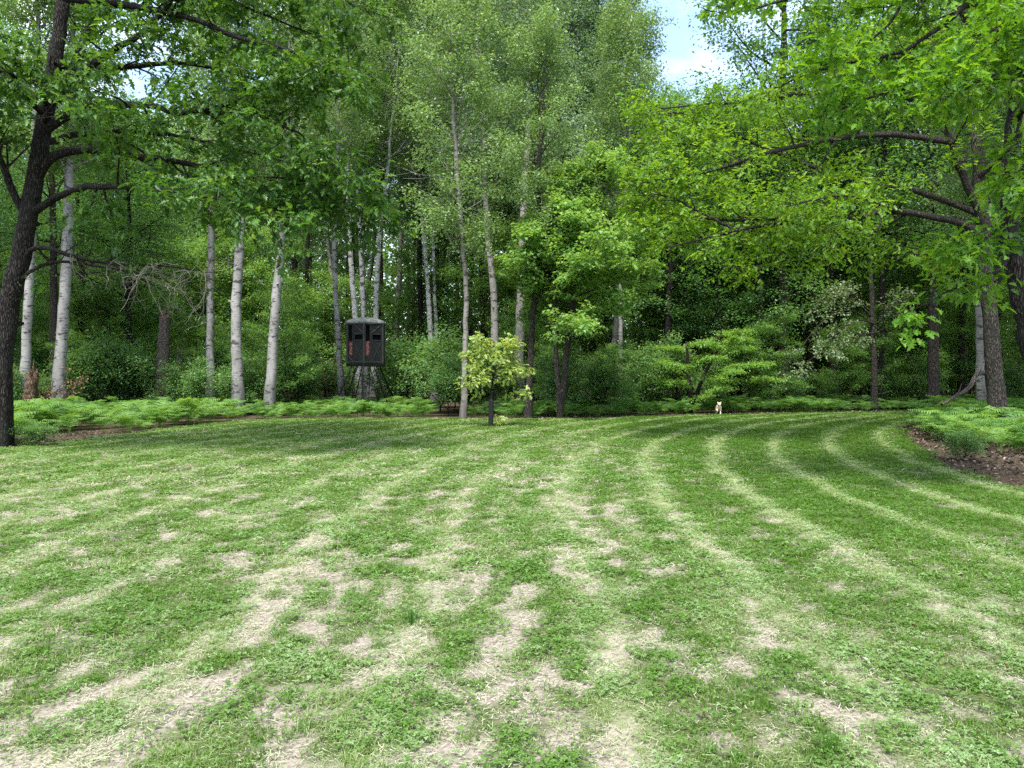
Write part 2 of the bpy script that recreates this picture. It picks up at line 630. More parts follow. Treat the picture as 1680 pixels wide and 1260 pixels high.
def lawn_masks(x, y):
    """bare soil, mowing stripe and lushness over the lawn"""
    u = lawn_u(x, y)
    wob = (fbm(x * 0.5, y * 0.5, 3, 1) - 0.5) * 0.30 + (fbm(x * 3.1, y * 2.3, 3, 0) - 0.5) * 0.20
    s = np.mod((u + wob) / 1.22, 1.0)
    stripe = np.exp(-((s - 0.5) / 0.10) ** 2)
    brk = fbm(u * 0.9 + 30, y * 0.35, 3, 2)
    right = sstep(0.0, 4.0, x - 0.10 * np.maximum(y - 10, 0))
    far = sstep(15, 24, y)
    stripe = stripe * np.clip(0.72 + 0.7 * right + 0.25 * far + 0.8 * (brk - 0.45), 0, 1.3)
    stripe = np.clip(stripe * (0.55 + 0.45 * sstep(5.0, 10.0, y)), 0, 1)
    lush = np.clip(right * sstep(5, 9, y) * 0.9 + 0.5 * far, 0, 1)
    n1 = fbm(u * 1.9 + 5, y * 0.40 + 3, 4, 3)
    n2 = fbm(u * 8.0 + 1, y * 2.6 + 8, 4, 4)
    n3 = fbm(x * 11.0 + 3, y * 9.0 + 5, 2, 2)
    v = np.interp(0.25 * n1 + 0.75 * n2 + 0.36 * (n3 - 0.5) + 0.035 * np.exp(-((s - 0.5) / 0.22) ** 2) * (1 - lush), _QV, np.linspace(0, 1, len(_QV)))
    # swards left and centre are thin, towards the viewer most of all
    thr = 0.722 + 0.27 * lush + 0.08 * sstep(.3, 1.6, x) * sstep(9, 4, y) - 0.09 * sstep(6.5, 3.5, y) * (1 - .5 * lush) - 0.06 * sstep(2.5, -2.0, x) * sstep(18, 9, y) + 0.12 * sstep(20, 25, y) + 0.08 * sstep(-3, -7, x)
    bare = sstep(thr - 0.12, thr + 0.20, v)
    return bare, stripe, lush


# boundary of the lawn (outside is forest floor)
EDGE_L = np.array([(-2, -14.0), (8, -12.2), (14, -11.2), (18, -10.7), (22.5, -10.4), (25, -9.9), (27.5, -9.1), (28.5, -8.0)])
FAR = np.array([(-40, 28.0), (-8.8, 28.2), (-3, 28.2), (1.5, 28.0), (6.2, 30.0), (11.6, 32.0), (15.6, 33.5), (40, 35)])
EDGE_R = np.array([(-2, 7.5), (8, 7.0), (10.5, 7.1), (13.1, 7.5), (16.2, 8.6), (20, 10.0), (23.9, 12.0), (28, 15.0), (33, 18.5), (40, 22)])


def on_lawn(x, y, grow=0.0):
    w = (fbm(x * 0.8, y * 0.8, 3, 5) - 0.5) * 0.7
    l = x > np.interp(y, EDGE_L[:, 0], EDGE_L[:, 1]) + w - grow
    r = x < np.interp(y, EDGE_R[:, 0], EDGE_R[:, 1]) + w + grow
    f = y < np.interp(x, FAR[:, 0], FAR[:, 1]) + w + grow
    return l & r & f


def ground_sheet():
    # forest floor reaching the horizon, finer near the clearing
    m, nt, out = newmat('forest_floor')
    v = objvec(nt, (1, 1, 1))
    n1 = noise(nt, 14.0, 8, v, 0.7)
    n2 = noise(nt, 0.7, 4, v)
    rp = ramp(nt, [(0.30, (.020, .015, .011)), (0.50, (.075, .052, .038)), (0.70, (.19, .14, .105))], n1.outputs['Fac'])
    col = mixc(nt, math_(nt, 'MULTIPLY', n2.outputs['Fac'], 0.5), rp.outputs['Color'], (.045, .050, .022))
    principled(nt, out, col, 0.95, 0.1, n1.outputs['Fac'], 0.8, 0.05)
    a = Acc()
    g = np.concatenate([np.linspace(-900, -80, 12), np.linspace(-60, 60, 61), np.linspace(80, 900, 12)])
    X, Y = np.meshgrid(g, g + 20, indexing='ij')
    Z = (fbm(X * 0.25, Y * 0.25, 3, 2) - 0.5) * 0.10 - 0.06
    n = len(g)
    i, j = np.meshgrid(np.arange(n - 1), np.arange(n - 1), indexing='ij')
    b = (i * n + j).ravel()
    a.add(np.stack([X, Y, Z], -1).reshape(-1, 3), None, np.stack([b, b + n, b + n + 1, b + 1], -1))
    tag(obj('forest_floor', a.mesh('forest_floor'), m), 'brown leaf strewn forest floor under the trees', kind='structure')

    # lawn
    xs, ys = np.arange(-16, 24, 0.13), np.arange(-3, 37, 0.13)
    X, Y = np.meshgrid(xs, ys, indexing='ij')
    bare, stripe, lush = lawn_masks(X, Y)
    Z = (fbm(X * 0.35, Y * 0.35, 3, 0) - 0.5) * 0.05 + (fbm(X * 2.2, Y * 2.2, 2, 1) - 0.5) * 0.018
    keep = on_lawn(X, Y)
    n = len(ys)
    i, j = np.meshgrid(np.arange(len(xs) - 1), np.arange(n - 1), indexing='ij')
    b = (i * n + j).ravel()
    k = keep[:-1, :-1].ravel()
    a = Acc()
    quads = np.stack([b, b + n, b + n + 1, b + 1], -1)[k]
    used = np.unique(quads)
    remap = np.full(X.size, -1)
    remap[used] = np.arange(len(used))
    a.add(np.stack([X, Y, Z], -1).reshape(-1, 3)[used], None, remap[quads])
    me = a.mesh('lawn')
    for nm, arr in (('bare', bare), ('stripe', stripe), ('lush', lush)):
        at_ = me.attributes.new(nm, 'FLOAT', 'POINT')
        at_.data.foreach_set('value', arr.ravel()[used].astype(np.float32))
    m, nt, out = newmat('lawn_soil')
    v = objvec(nt, (1, 1, 1))
    n1 = noise(nt, 38.0, 6, v, 0.7)
    n2 = noise(nt, 9.0, 5, v, 0.65)
    n3 = noise(nt, 120.0, 3, v, 0.7)
    soil = ramp(nt, [(0.28, (.09, .072, .06)), (0.5, (.27, .228, .195)), (0.72, (.42, .375, .335))], n1.outputs['Fac'])
    turf = ramp(nt, [(0.30, (.018, .038, .012)), (0.5, (.07, .095, .03)), (0.68, (.19, .18, .10))], n3.outputs['Fac'])
    br = math_(nt, 'ADD', attr(nt, 'bare').outputs['Fac'], math_(nt, 'MULTIPLY', math_(nt, 'SUBTRACT', n2.outputs['Fac'], 0.5), 0.7))
    col = mixc(nt, math_(nt, 'MINIMUM', math_(nt, 'MAXIMUM', br, 0.0), 1.0), turf.outputs['Color'], soil.outputs['Color'])
    st = math_(nt, 'MULTIPLY', attr(nt, 'stripe').outputs['Fac'], 0.6)
    clip = ramp(nt, [(0.35, (.20, .26, .10)), (0.65, (.48, .48, .31))], n3.outputs['Fac'])
    col = mixc(nt, st, col, clip.outputs['Color'])
    principled(nt, out, col, 0.95, 0.1, n3.outputs['Fac'], 0.6, 0.02)
    tag(obj('lawn', me, m), 'mown lawn with pale curving mowing stripes and bare tan patches', kind='structure')


def lawn_z(x, y):
    return (fbm(x * 0.35, y * 0.35, 3, 0) - 0.5) * 0.05 + (fbm(x * 2.2, y * 2.2, 2, 1) - 0.5) * 0.018


# ------------------------------------------------------------------ scatter of tufts for what nobody could count
def scatter(name, P, rz, tilt, scl, idx, tint, templates, mat, label):
    me = bpy.data.meshes.new(name)
    n = len(P)
    me.vertices.add(n)
    me.vertices.foreach_set('co', np.asarray(P, np.float32).ravel())
    rot = np.stack([tilt[:, 0], tilt[:, 1], rz], -1).astype(np.float32)
    for nm, ty, arr, key in (('rot', 'FLOAT_VECTOR', rot, 'vector'), ('scl', 'FLOAT', scl, 'value'),
                             ('idx', 'INT', idx, 'value'), ('tint', 'FLOAT', tint, 'value')):
        a = me.attributes.new(nm, ty, 'POINT')
        a.data.foreach_set(key, np.ascontiguousarray(arr, np.int32 if ty == 'INT' else np.float32).ravel())
    me.materials.append(mat)
    o = obj(name, me)
    tag(o, label, kind='stuff')
    coll = bpy.data.collections.new(name + '_kinds')
    for k, tm in enumerate(templates):
        to = bpy.data.objects.new('%s_kind_%02d' % (name, k), tm)
        if not tm.materials:
            tm.materials.append(mat)
        coll.objects.link(to)
    ng = bpy.data.node_groups.new(name + '_scatter', 'GeometryNodeTree')
    ng.interface.new_socket('Geometry', in_out='INPUT', socket_type='NodeSocketGeometry')
    ng.interface.new_socket('Geometry', in_out='OUTPUT', socket_type='NodeSocketGeometry')
    N, L = ng.nodes, ng.links
    gi, go = N.new('NodeGroupInput'), N.new('NodeGroupOutput')
    ci = N.new('GeometryNodeCollectionInfo')
    ci.inputs['Collection'].default_value = coll
    ci.inputs['Separate Children'].default_value = True
    ci.inputs['Reset Children'].default_value = True
    ip = N.new('GeometryNodeInstanceOnPoints')
    ip.inputs['Pick Instance'].default_value = True

    def na(nm, ty):
        q = N.new('GeometryNodeInputNamedAttribute')
        q.data_type = ty
        q.inputs['Name'].default_value = nm
        return q.outputs['Attribute']
    er = N.new('FunctionNodeEulerToRotation')
    L.new(na('rot', 'FLOAT_VECTOR'), er.inputs[0])
    L.new(gi.outputs[0], ip.inputs['Points'])
    L.new(ci.outputs[0], ip.inputs['Instance'])
    L.new(na('idx', 'INT'), ip.inputs['Instance Index'])
    L.new(er.outputs[0], ip.inputs['Rotation'])
    L.new(na('scl', 'FLOAT'), ip.inputs['Scale'])
    L.new(ip.outputs[0], go.inputs[0])
    md = o.modifiers.new('scatter', 'NODES')
    md.node_group = ng
    return o


def blade(acc, rng, p, h, w, lean, az, rnd, segs=2):
    d = np.array([math.cos(az), math.sin(az), 0])
    s = np.array([-math.sin(az), math.cos(az), 0]) * w / 2
    p = np.asarray(p, float)
    m = p + np.array([0, 0, h * 0.55]) + d * lean * 0.35
    t = p + np.array([0, 0, h * (1 - 0.35 * min(1, lean / h))]) + d * lean
    acc.add([p - s, p + s, m + s * 0.8, m - s * 0.8, t], [[3, 2, 4]], [[0, 1, 2, 3]], [rnd] * 5)


def tuft_grass(seed, n, rad, h, w):
    rng = np.random.default_rng(seed)
    a = Acc()
    for _ in range(n):
        r, t = rad * math.sqrt(rng.random()), rng.random() * 6.283
        hh = h * rng.uniform(0.45, 1.25)
        blade(a, rng, (r * math.cos(t), r * math.sin(t), -0.004), hh, w * rng.uniform(0.7, 1.2),
              hh * rng.uniform(0.2, 1.6), rng.random() * 6.283, rng.random())
    return a.mesh('grass_tuft', False)


def tuft_clover(seed, n, rad, size, h):
    rng = np.random.default_rng(seed)
    a = Acc()
    P, D, Nn, L, W, Rn = [], [], [], [], [], []
    for _ in range(n):
        r, t = rad * math.sqrt(rng.random()), rng.random() * 6.283
        c = np.array([r * math.cos(t), r * math.sin(t), h * rng.uniform(0.35, 1.1)])
        tl = rng.normal(0, 0.28, 2)
        q = rng.random()
        a0 = rng.random() * 6.283
        for k in range(3):
            az = a0 + k * 2.094
            d = np.array([math.cos(az), math.sin(az), tl[0] * math.cos(az) + tl[1] * math.sin(az)])
            P.append(c), D.append(d), Nn.append(np.array([-tl[0], -tl[1], 1.0]))
            s = size * rng.uniform(0.8, 1.2)
            L.append(s), W.append(s * 1.05), Rn.append(q)
    D = nrm(np.array(D))
    Nn = np.array(Nn)
    Nn = nrm(Nn - D * (Nn * D).sum(1, keepdims=True))
    add_leaves(a, rng, np.array(P), D, Nn, np.array(L), np.array(W), 'kite', np.array(Rn))
    return a.mesh('clover_tuft', False)


def tuft_straw(seed, n, rad, ln, w):
    rng = np.random.default_rng(seed)
    a = Acc()
    for _ in range(n):
        r, t = rad * math.sqrt(rng.random()), rng.random() * 6.283
        c = np.array([r * math.cos(t), r * math.sin(t), rng.uniform(0.002, 0.016)])
        az = rng.random() * 6.283
        d = np.array([math.cos(az), math.sin(az), rng.normal(0, 0.18)]) * ln * rng.uniform(0.4, 1.3) / 2
        s = np.array([-math.sin(az), math.cos(az), 0.3]) * w / 2
        a.add([c - d - s, c - d + s, c + d + s, c + d - s], None, [[0, 1, 2, 3]], [rng.random()] * 4)
    return a.mesh('straw_bits', False)


def grass():
    rng = np.random.default_rng(5)

    def cells(y0, y1, dens):
        """random points inside the view and a few metres beside it"""
        w1 = 0.72 * y1 + 3.0
        n = int((y1 - y0) * 2 * w1 * dens)
        x = rng.uniform(-w1, w1, n)
        y = rng.uniform(y0, y1, n)
        k = (np.abs(x) < 0.72 * y + 3.0) & on_lawn(x, y, 0.05)
        return x[k], y[k]
    bands = [(1.2, 6.0, 620, 0), (6.0, 11.0, 290, 1), (11.0, 19.0, 120, 2), (19.0, 36.0, 50, 3)]
    GP, CP, SP = [], [], []
    for y0, y1, dens, lod in bands:
        x, y = cells(y0, y1, dens)
        b, s, l = lawn_masks(x, y)
        u = lawn_u(x, y)
        patch = fbm(x * 1.7, y * 1.7, 3, 1)
        fine = fbm(x * 5.0 + 4, y * 5.0, 2, 3)
        keep = rng.random(len(x)) < np.clip(1.04 - 1.0 * b, 0.10, 1) * (0.70 + 0.6 * (fine - 0.35))
        clov = (rng.random(len(x)) < (0.22 + 0.6 * sstep(0.44, 0.60, patch)) * (1 - 0.5 * l)) & keep
        gr = keep & ~clov
        tint = np.clip(0.05 + (0.55 - 0.25 * l) * rng.random(len(x)) ** 1.3 + 0.95 * s + 0.25 * b * (1 - l) + 0.30 * (fbm(x * 0.8, y * 0.8, 3, 5) - 0.5), 0, 1)
        mat_ = sstep(0.47, 0.62, fbm(u * 4.6 + 3, y * 1.9 + 2, 4, 5)) * (1 - 0.75 * l)
        tint = np.clip(tint + 0.37 * mat_, 0, 1)
        tint = tint * (1 - 0.45 * l * (1 - s))
        tint = np.where(rng.random(len(x)) < 0.06 * (1 - .6 * l), np.clip(tint + 0.5, 0, 1), tint)
        hs = (0.75 + 0.5 * (patch - 0.3)) * (1 - 0.25 * s)
        GP.append((x[gr], y[gr], tint[gr], hs[gr] * rng.uniform(0.7, 1.3, gr.sum()), np.full(gr.sum(), lod)))
        CP.append((x[clov], y[clov], np.clip(tint[clov] + rng.normal(.04, .15, clov.sum()) * (1 - .6 * l[clov]), 0, 1), rng.uniform(0.75, 1.3, clov.sum()), np.full(clov.sum(), lod)))
        st = rng.random(len(x)) < np.clip(0.03 + 0.11 * (1 - l) + 0.38 * (1 - l) * (0.35 + b + 0.8 * mat_) + 0.8 * s, 0, 1) * (0.55 if lod < 2 else 0.7)
        SP.append((x[st], y[st], np.clip(rng.random(st.sum()) * (0.45 + 0.8 * b[st]), 0, 1), rng.uniform(0.7, 1.4, st.sum()), np.full(st.sum(), lod)))
    kinds_g = [tuft_grass(10 + lod * 4 + k, (20, 22, 24, 26)[lod], (.055, .085, .13, .19)[lod], (.050, .055, .058, .062)[lod],
                          (.0046, .0070, .011, .017)[lod]) for lod in range(4) for k in range(4)]
    kinds_c = [tuft_clover(40 + lod * 4 + k, (13, 15, 17, 20)[lod], (.06, .09, .13, .19)[lod], (.011, .016, .022, .030)[lod],
                           0.032) for lod in range(4) for k in range(4)]
    kinds_s = [tuft_straw(80 + lod * 4 + k, (16, 18, 20, 20)[lod], (.10, .13, .18, .24)[lod], (.030, .038, .055, .08)[lod],
                          (.0026, .0042, .007, .011)[lod]) for lod in range(4) for k in range(4)]
    for nm, data, kinds, mat, lab in (('grass', GP, kinds_g, M['grass'], 'short mown grass blades of the lawn'),
                                      ('clover', CP, kinds_c, M['clover'], 'low clover leaves growing through the lawn'),
                                      ('dry_clippings', SP, kinds_s, M['straw'], 'pale dry grass clippings lying on the lawn')):
        x, y, tn, sc, lod = [np.concatenate([d[k] for d in data]) for k in range(5)]
        n = len(x)
        scatter(nm, np.stack([x, y, lawn_z(x, y)], -1), rng.random(n) * 6.283, rng.normal(0, 0.06, (n, 2)), sc,
                lod * 4 + rng.integers(0, 4, n), tn, kinds, mat, lab)


# ------------------------------------------------------------------ bracken
def frond(acc, rng, p0, az, length, rise, rnd, pairs=11):
    """one triangular bracken frond: arching stalk with narrowing pinnae to both sides"""
    d = np.array([math.cos(az), math.sin(az), 0])
    s = np.array([-math.sin(az), math.cos(az), 0])
    t = np.linspace(0, 1, pairs + 4)
    X = length * (0.10 * t + 0.62 * t ** 1.5)
    Z = rise * (1.0 - (1 - np.minimum(t / 0.62, 1.15)) ** 2)
    P = np.asarray(p0) + d * X[:, None] + np.array([0, 0, 1]) * Z[:, None]
    w = 0.006
    for i in range(len(P) - 1):
        acc.add([P[i] - s * w, P[i] + s * w, P[i + 1] + s * w * .8, P[i + 1] - s * w * .8], None, [[0, 1, 2, 3]], [rnd] * 4)
    T = nrm(np.gradient(P, axis=0))
    for i in range(3, pairs + 4):
        g = (i - 3) / pairs
        ln = length * 0.36 * (1 - g) ** 0.85 + 0.02
        wd = length / pairs * 0.36
        for sg in (-1, 1):
            dd = nrm(s * sg + T[i] * 0.45 + np.array([0, 0, rng.uniform(-0.28, 0.06)]))
            wv = T[i] * wd
            q = P[i]
            m = q + dd * ln * 0.45 + np.array([0, 0, 0.012])
            e = q + dd * ln + np.array([0, 0, -0.03 - 0.12 * ln])
            acc.add([q - wv * .5, q + wv * .5, m + wv * .75, m - wv * .75, e], [[3, 2, 4]], [[0, 1, 2, 3]],
                    [np.clip(rnd + rng.normal(0, .12), 0, 1)] * 5)


def fern_mesh(seed, n=6):
    rng = np.random.default_rng(seed)
    a = Acc()
    for k in range(n):
        frond(a, rng, (rng.normal(0, .04), rng.normal(0, .04), 0), k * 6.283 / n + rng.normal(0, .35),
              rng.uniform(0.65, 1.0), rng.uniform(0.38, 0.72), rng.random())
    return a.mesh('fern_plant', False)


def fern_depth(x, y):
    """how far behind the lawn's rim a place lies, negative on the lawn"""
    l = np.interp(y, EDGE_L[:, 0], EDGE_L[:, 1]) - x
    r = x - np.interp(y, EDGE_R[:, 0], EDGE_R[:, 1])
    f = y - np.interp(x, FAR[:, 0], FAR[:, 1])
    return l, r, f


def ferns():
    rng = np.random.default_rng(31)
    kinds = [fern_mesh(200 + k, 5 + k % 3) for k in range(7)]
    n = 30000
    x, y = rng.uniform(-24, 30, n), rng.uniform(14, 46, n)
    l, r, f = fern_depth(x, y)
    nz = fbm(x * 0.5, y * 0.5, 3, 2)
    zone_l = ((l > np.where(y > 21.5, .25, 1.0)) | ((f > 0.15) & (x < -3.2))) & (y > 17.5) & (y < 37) & (x < -2.0)
    zone_c = (f > 0.9) & (x >= -2.0) & (x < 9.5) & (f < 7)
    zone_r = ((r > 0.8) & (y < 30) & (y > 15.6 + 0.15 * r) & (x > 8)) | ((f > 0.4) & (x >= 9.5) & (f < 7))
    pr = np.where(zone_l, 0.34, 0) + np.where(zone_c, 0.26, 0) + np.where(zone_r, 0.42, 0)
    keep = (rng.random(n) < pr * sstep(0.28, 0.50, nz)) & (np.abs(x) < 0.70 * y + 3)
    x, y = x[keep], y[keep]
    zl = x < -2.0
    sc = rng.uniform(0.5, 1.15, len(x)) * np.where(zl, np.where(y > 27.5, .78, 1.0), np.where(y > 27.5, .75, .95)) * (0.65 + 0.75 * fbm(x * .9 + 7, y * .9, 2, 4))
    tint = np.clip(np.where(zl, 0.62, 0.30) + rng.normal(0, 0.2, len(x)), 0, 1)
    ordr = np.argsort(y)
    pxs = 840 + F * x / y
    front = np.array([k for k in ordr if 15 < pxs[k] < 1665])[:60]
    solo = front
    rest = np.array([k for k in ordr if k not in set(front.tolist())])
    scatter('bracken', np.stack([x, y, np.full(len(x), -0.03)], -1)[rest], rng.random(len(rest)) * 6.283,
            rng.normal(0, 0.1, (len(rest), 2)), sc[rest], rng.integers(0, 7, len(rest)), tint[rest], kinds, M['fern'],
            'bed of green bracken ferns along the edge of the woods')
    singles = []
    for k in range(7):
        me = kinds[k].copy()
        me.materials.clear()
        me.materials.append(M['fern_plant'])
        singles.append(me)
    for k in solo:
        o = obj('fern', singles[int(rng.integers(0, 7))], None, None, (x[k], y[k], -0.03))
        o.rotation_euler = (0, 0, rng.random() * 6.283)
        o.scale = (sc[k],) * 3
        ALIKE.append((o, 'bracken fern at the lawn rim'))
        if x[k] < 0:
            tag(o, 'green bracken fern at the front of the bed by the dark oak trunk', 'fern', 'ferns beside the left oak')
        else:
            tag(o, 'green bracken fern in the bank around the straight oak trunk', 'fern', 'ferns beside the right oaks')


def litter():
    """dead leaves lying in the bare margins"""
    rng = np.random.default_rng(77)
    m, nt, out = newmat('leaf_litter')
    rp = ramp(nt, [(0.0, (.022, .016, .013)), (0.45, (.075, .052, .040)), (0.8, (.17, .125, .10)), (1.0, (.30, .245, .21))], attr(nt, 'rnd').outputs['Fac'])
    principled(nt, out, rp.outputs['Color'], 0.85, 0.15)
    n = 90000
    x, y = rng.uniform(-20, 20, n), rng.uniform(8, 36, n)
    l, r, f = fern_depth(x, y)
    k = ((r > -0.25) & (r < 5) & (y < 24)) | ((l > -0.3) & (l < 3.0) & (y > 13) & (y < 22)) | ((f > -0.15) & (f < 1.2) & (x > 1))
    k &= rng.random(n) < np.where((r > 0) & (y < 24), 1.0, 0.6)
    x, y = x[k], y[k]
    n = len(x)
    az = rng.random(n) * 6.283
    D = nrm(np.stack([np.cos(az), np.sin(az), rng.normal(0, .3, n)], -1))
    N = nrm(np.array([0, 0, 1.0]) + rng.normal(0, .35, (n, 3)))
    N = nrm(N - D * (N * D).sum(1, keepdims=True))
    P = np.stack([x, y, rng.uniform(-0.02, 0.035, n)], -1)
    L = rng.uniform(0.045, 0.11, n)
    a = Acc()
    add_leaves(a, rng, P, D, N, L, L * 0.6, 'oval', rng.random(n) ** 1.4)
    tag(obj('leaf_litter', a.mesh('leaf_litter', False), m), 'brown fallen leaves along the rim of the lawn', kind='stuff')


# ================================================================== trees
def root_flare(amount=0.55, lobes=4, ph=0.0):
    return lambda f, th: 1 + amount * np.exp(-f * 22) * (0.75 + 0.45 * np.cos(lobes * th + ph))


def trunk_mesh(pts, rads, rng, sides=14, n=40, rough=0.035, flare=0.5, origin=(0, 0, 0), knots=0):
    a = Acc()
    P = resample(pts, n)
    s = np.linspace(0, 1, len(rads))
    rr = np.interp(np.linspace(0, 1, n), s, rads)
    if n > 14:
        jit = rng.normal(0, 0.012, P.shape)
        jit[:, 2] = 0
        P = P + jit
    tube(a, P, rr, sides, rng, rough, True, root_flare(flare, int(rng.integers(3, 6)), rng.random() * 6))
    for _ in range(knots):
        i = int(rng.integers(n // 8, n - 3))
        th = rng.random() * 6.283
        d = np.array([math.cos(th), math.sin(th), rng.uniform(-.2, .4)])
        tube(a, [P[i] + d * rr[i] * .6, P[i] + d * rr[i] * 1.12, P[i] + d * rr[i] * rng.uniform(1.25, 1.6)],
             [rr[i] * .40, rr[i] * .28, rr[i] * .12], 7)
    return a.mesh('trunk', True, origin), P, rr


def singled_leaves(lv, root, mat, kind, count):
    """the leaves that show largest become parts of their own; returns the mask of the rest"""
    P = lv['P']
    Y = np.maximum(P[:, 1], 0.5)
    px = 840 + F * P[:, 0] / Y
    py = HZ - F * (P[:, 2] - EYE) / Y
    inside = (px > 8) & (px < 1672) & (py > 8) & (P[:, 1] > 1)
    face = np.abs((nrm(P - np.array([0, 0, EYE])) * lv['N']).sum(1))
    score = np.where(inside, lv['L'] / Y * (0.5 + face), -1)
    pick = np.argsort(-score)[:count]
    pick = pick[score[pick] > 0]
    V, T = LEAF[kind]
    shared = []
    for k in range(5):
        a = Acc()
        W = V.copy()
        W[:, 2] *= 0.6 + 0.3 * k
        a.add(W, T, None, np.full(len(V), 0.1 + 0.2 * k))
        me = a.mesh('leaf', True)
        me.materials.append(mat)
        shared.append(me)
    base = np.array(root.location)
    for i in pick:
        D, N = lv['D'][i], lv['N'][i]
        S = np.cross(D, N)
        L, W = lv['L'][i], lv['W'][i]
        mt = Matrix(((S[0] * W, D[0] * L, N[0] * L, P[i][0] - base[0]),
                     (S[1] * W, D[1] * L, N[1] * L, P[i][1] - base[1]),
                     (S[2] * W, D[2] * L, N[2] * L, P[i][2] - base[2]), (0, 0, 0, 1)))
        o = bpy.data.objects.new('leaf', shared[int(lv['rnd'][i] * 4.99)])
        link(o, root)
        o.matrix_local = mt
    mask = np.ones(len(P), bool)
    mask[pick] = False
    return mask


def hero_oak(name, label, base, trunk_pts, trunk_r, limbs, rng, leaf, mat, bark, per=7, size=0.15, sig=0.11,
             n_side=12, l_side=1.5, n_twig=6, l_twig=0.45, singles=300, clear=None):
    root = thing(name, label, 'tree', tuple(base))
    me, P, rr = trunk_mesh(trunk_pts, trunk_r, rng, 20, 60, 0.03, 0.55, base, 5)
    obj('trunk', me, bark, root)
    tips, twigs = [], Acc()
    for lb in limbs:
        pts, r0, r1 = lb['pts'], lb['r'][0], lb['r'][1]
        p = resample(pts, lb.get('n', 26))
        p[1:] += np.cumsum(rng.normal(0, 0.012, (len(p) - 1, 3)), 0)
        a = Acc()
        tube(a, p, np.linspace(r0, r1, len(p)), 9, rng, 0.06)
        obj('limb', a.mesh('limb', True, base), bark, root)
        if lb.get('leafy', 1) > 0:
            k = lb.get('leafy', 1)
            tl = []
            dress(rng, p, r0, r1, twigs, tl, max(2, int(n_side * k)), lb.get('ls', l_side), n_twig, l_twig, lb.get('f0', 0.22), 0.12,
                  sides=3)
            if lb.get('drop'):
                tl = [t for t in tl if rng.random() > lb['drop']]
            tips += tl
    if clear is not None:
        tips = [t for t in tips if not clear(t[0])]
    lv = foliate(rng, tips, per, sig, leaf, size, 0.72, 1.0, 0.22)
    if clear is not None:
        k = np.array([not clear(q) for q in lv['P']])
        for key in ('P', 'D', 'N', 'L', 'W', 'rnd'):
            lv[key] = lv[key][k]
    mask = singled_leaves(lv, root, mat, leaf, singles) if singles else None
    obj('twigs', twigs.mesh('twigs', True, base), bark, root)
    cr = leaf_acc(rng, lv, mask)
    tag(obj('crown', cr.mesh('crown', True, base), mat, root), kind='stuff')
    return root, len(lv['P'])


def pxl(lst):
    """(px, py, Y) triples to points"""
    return np.array([at(*q) for q in lst])


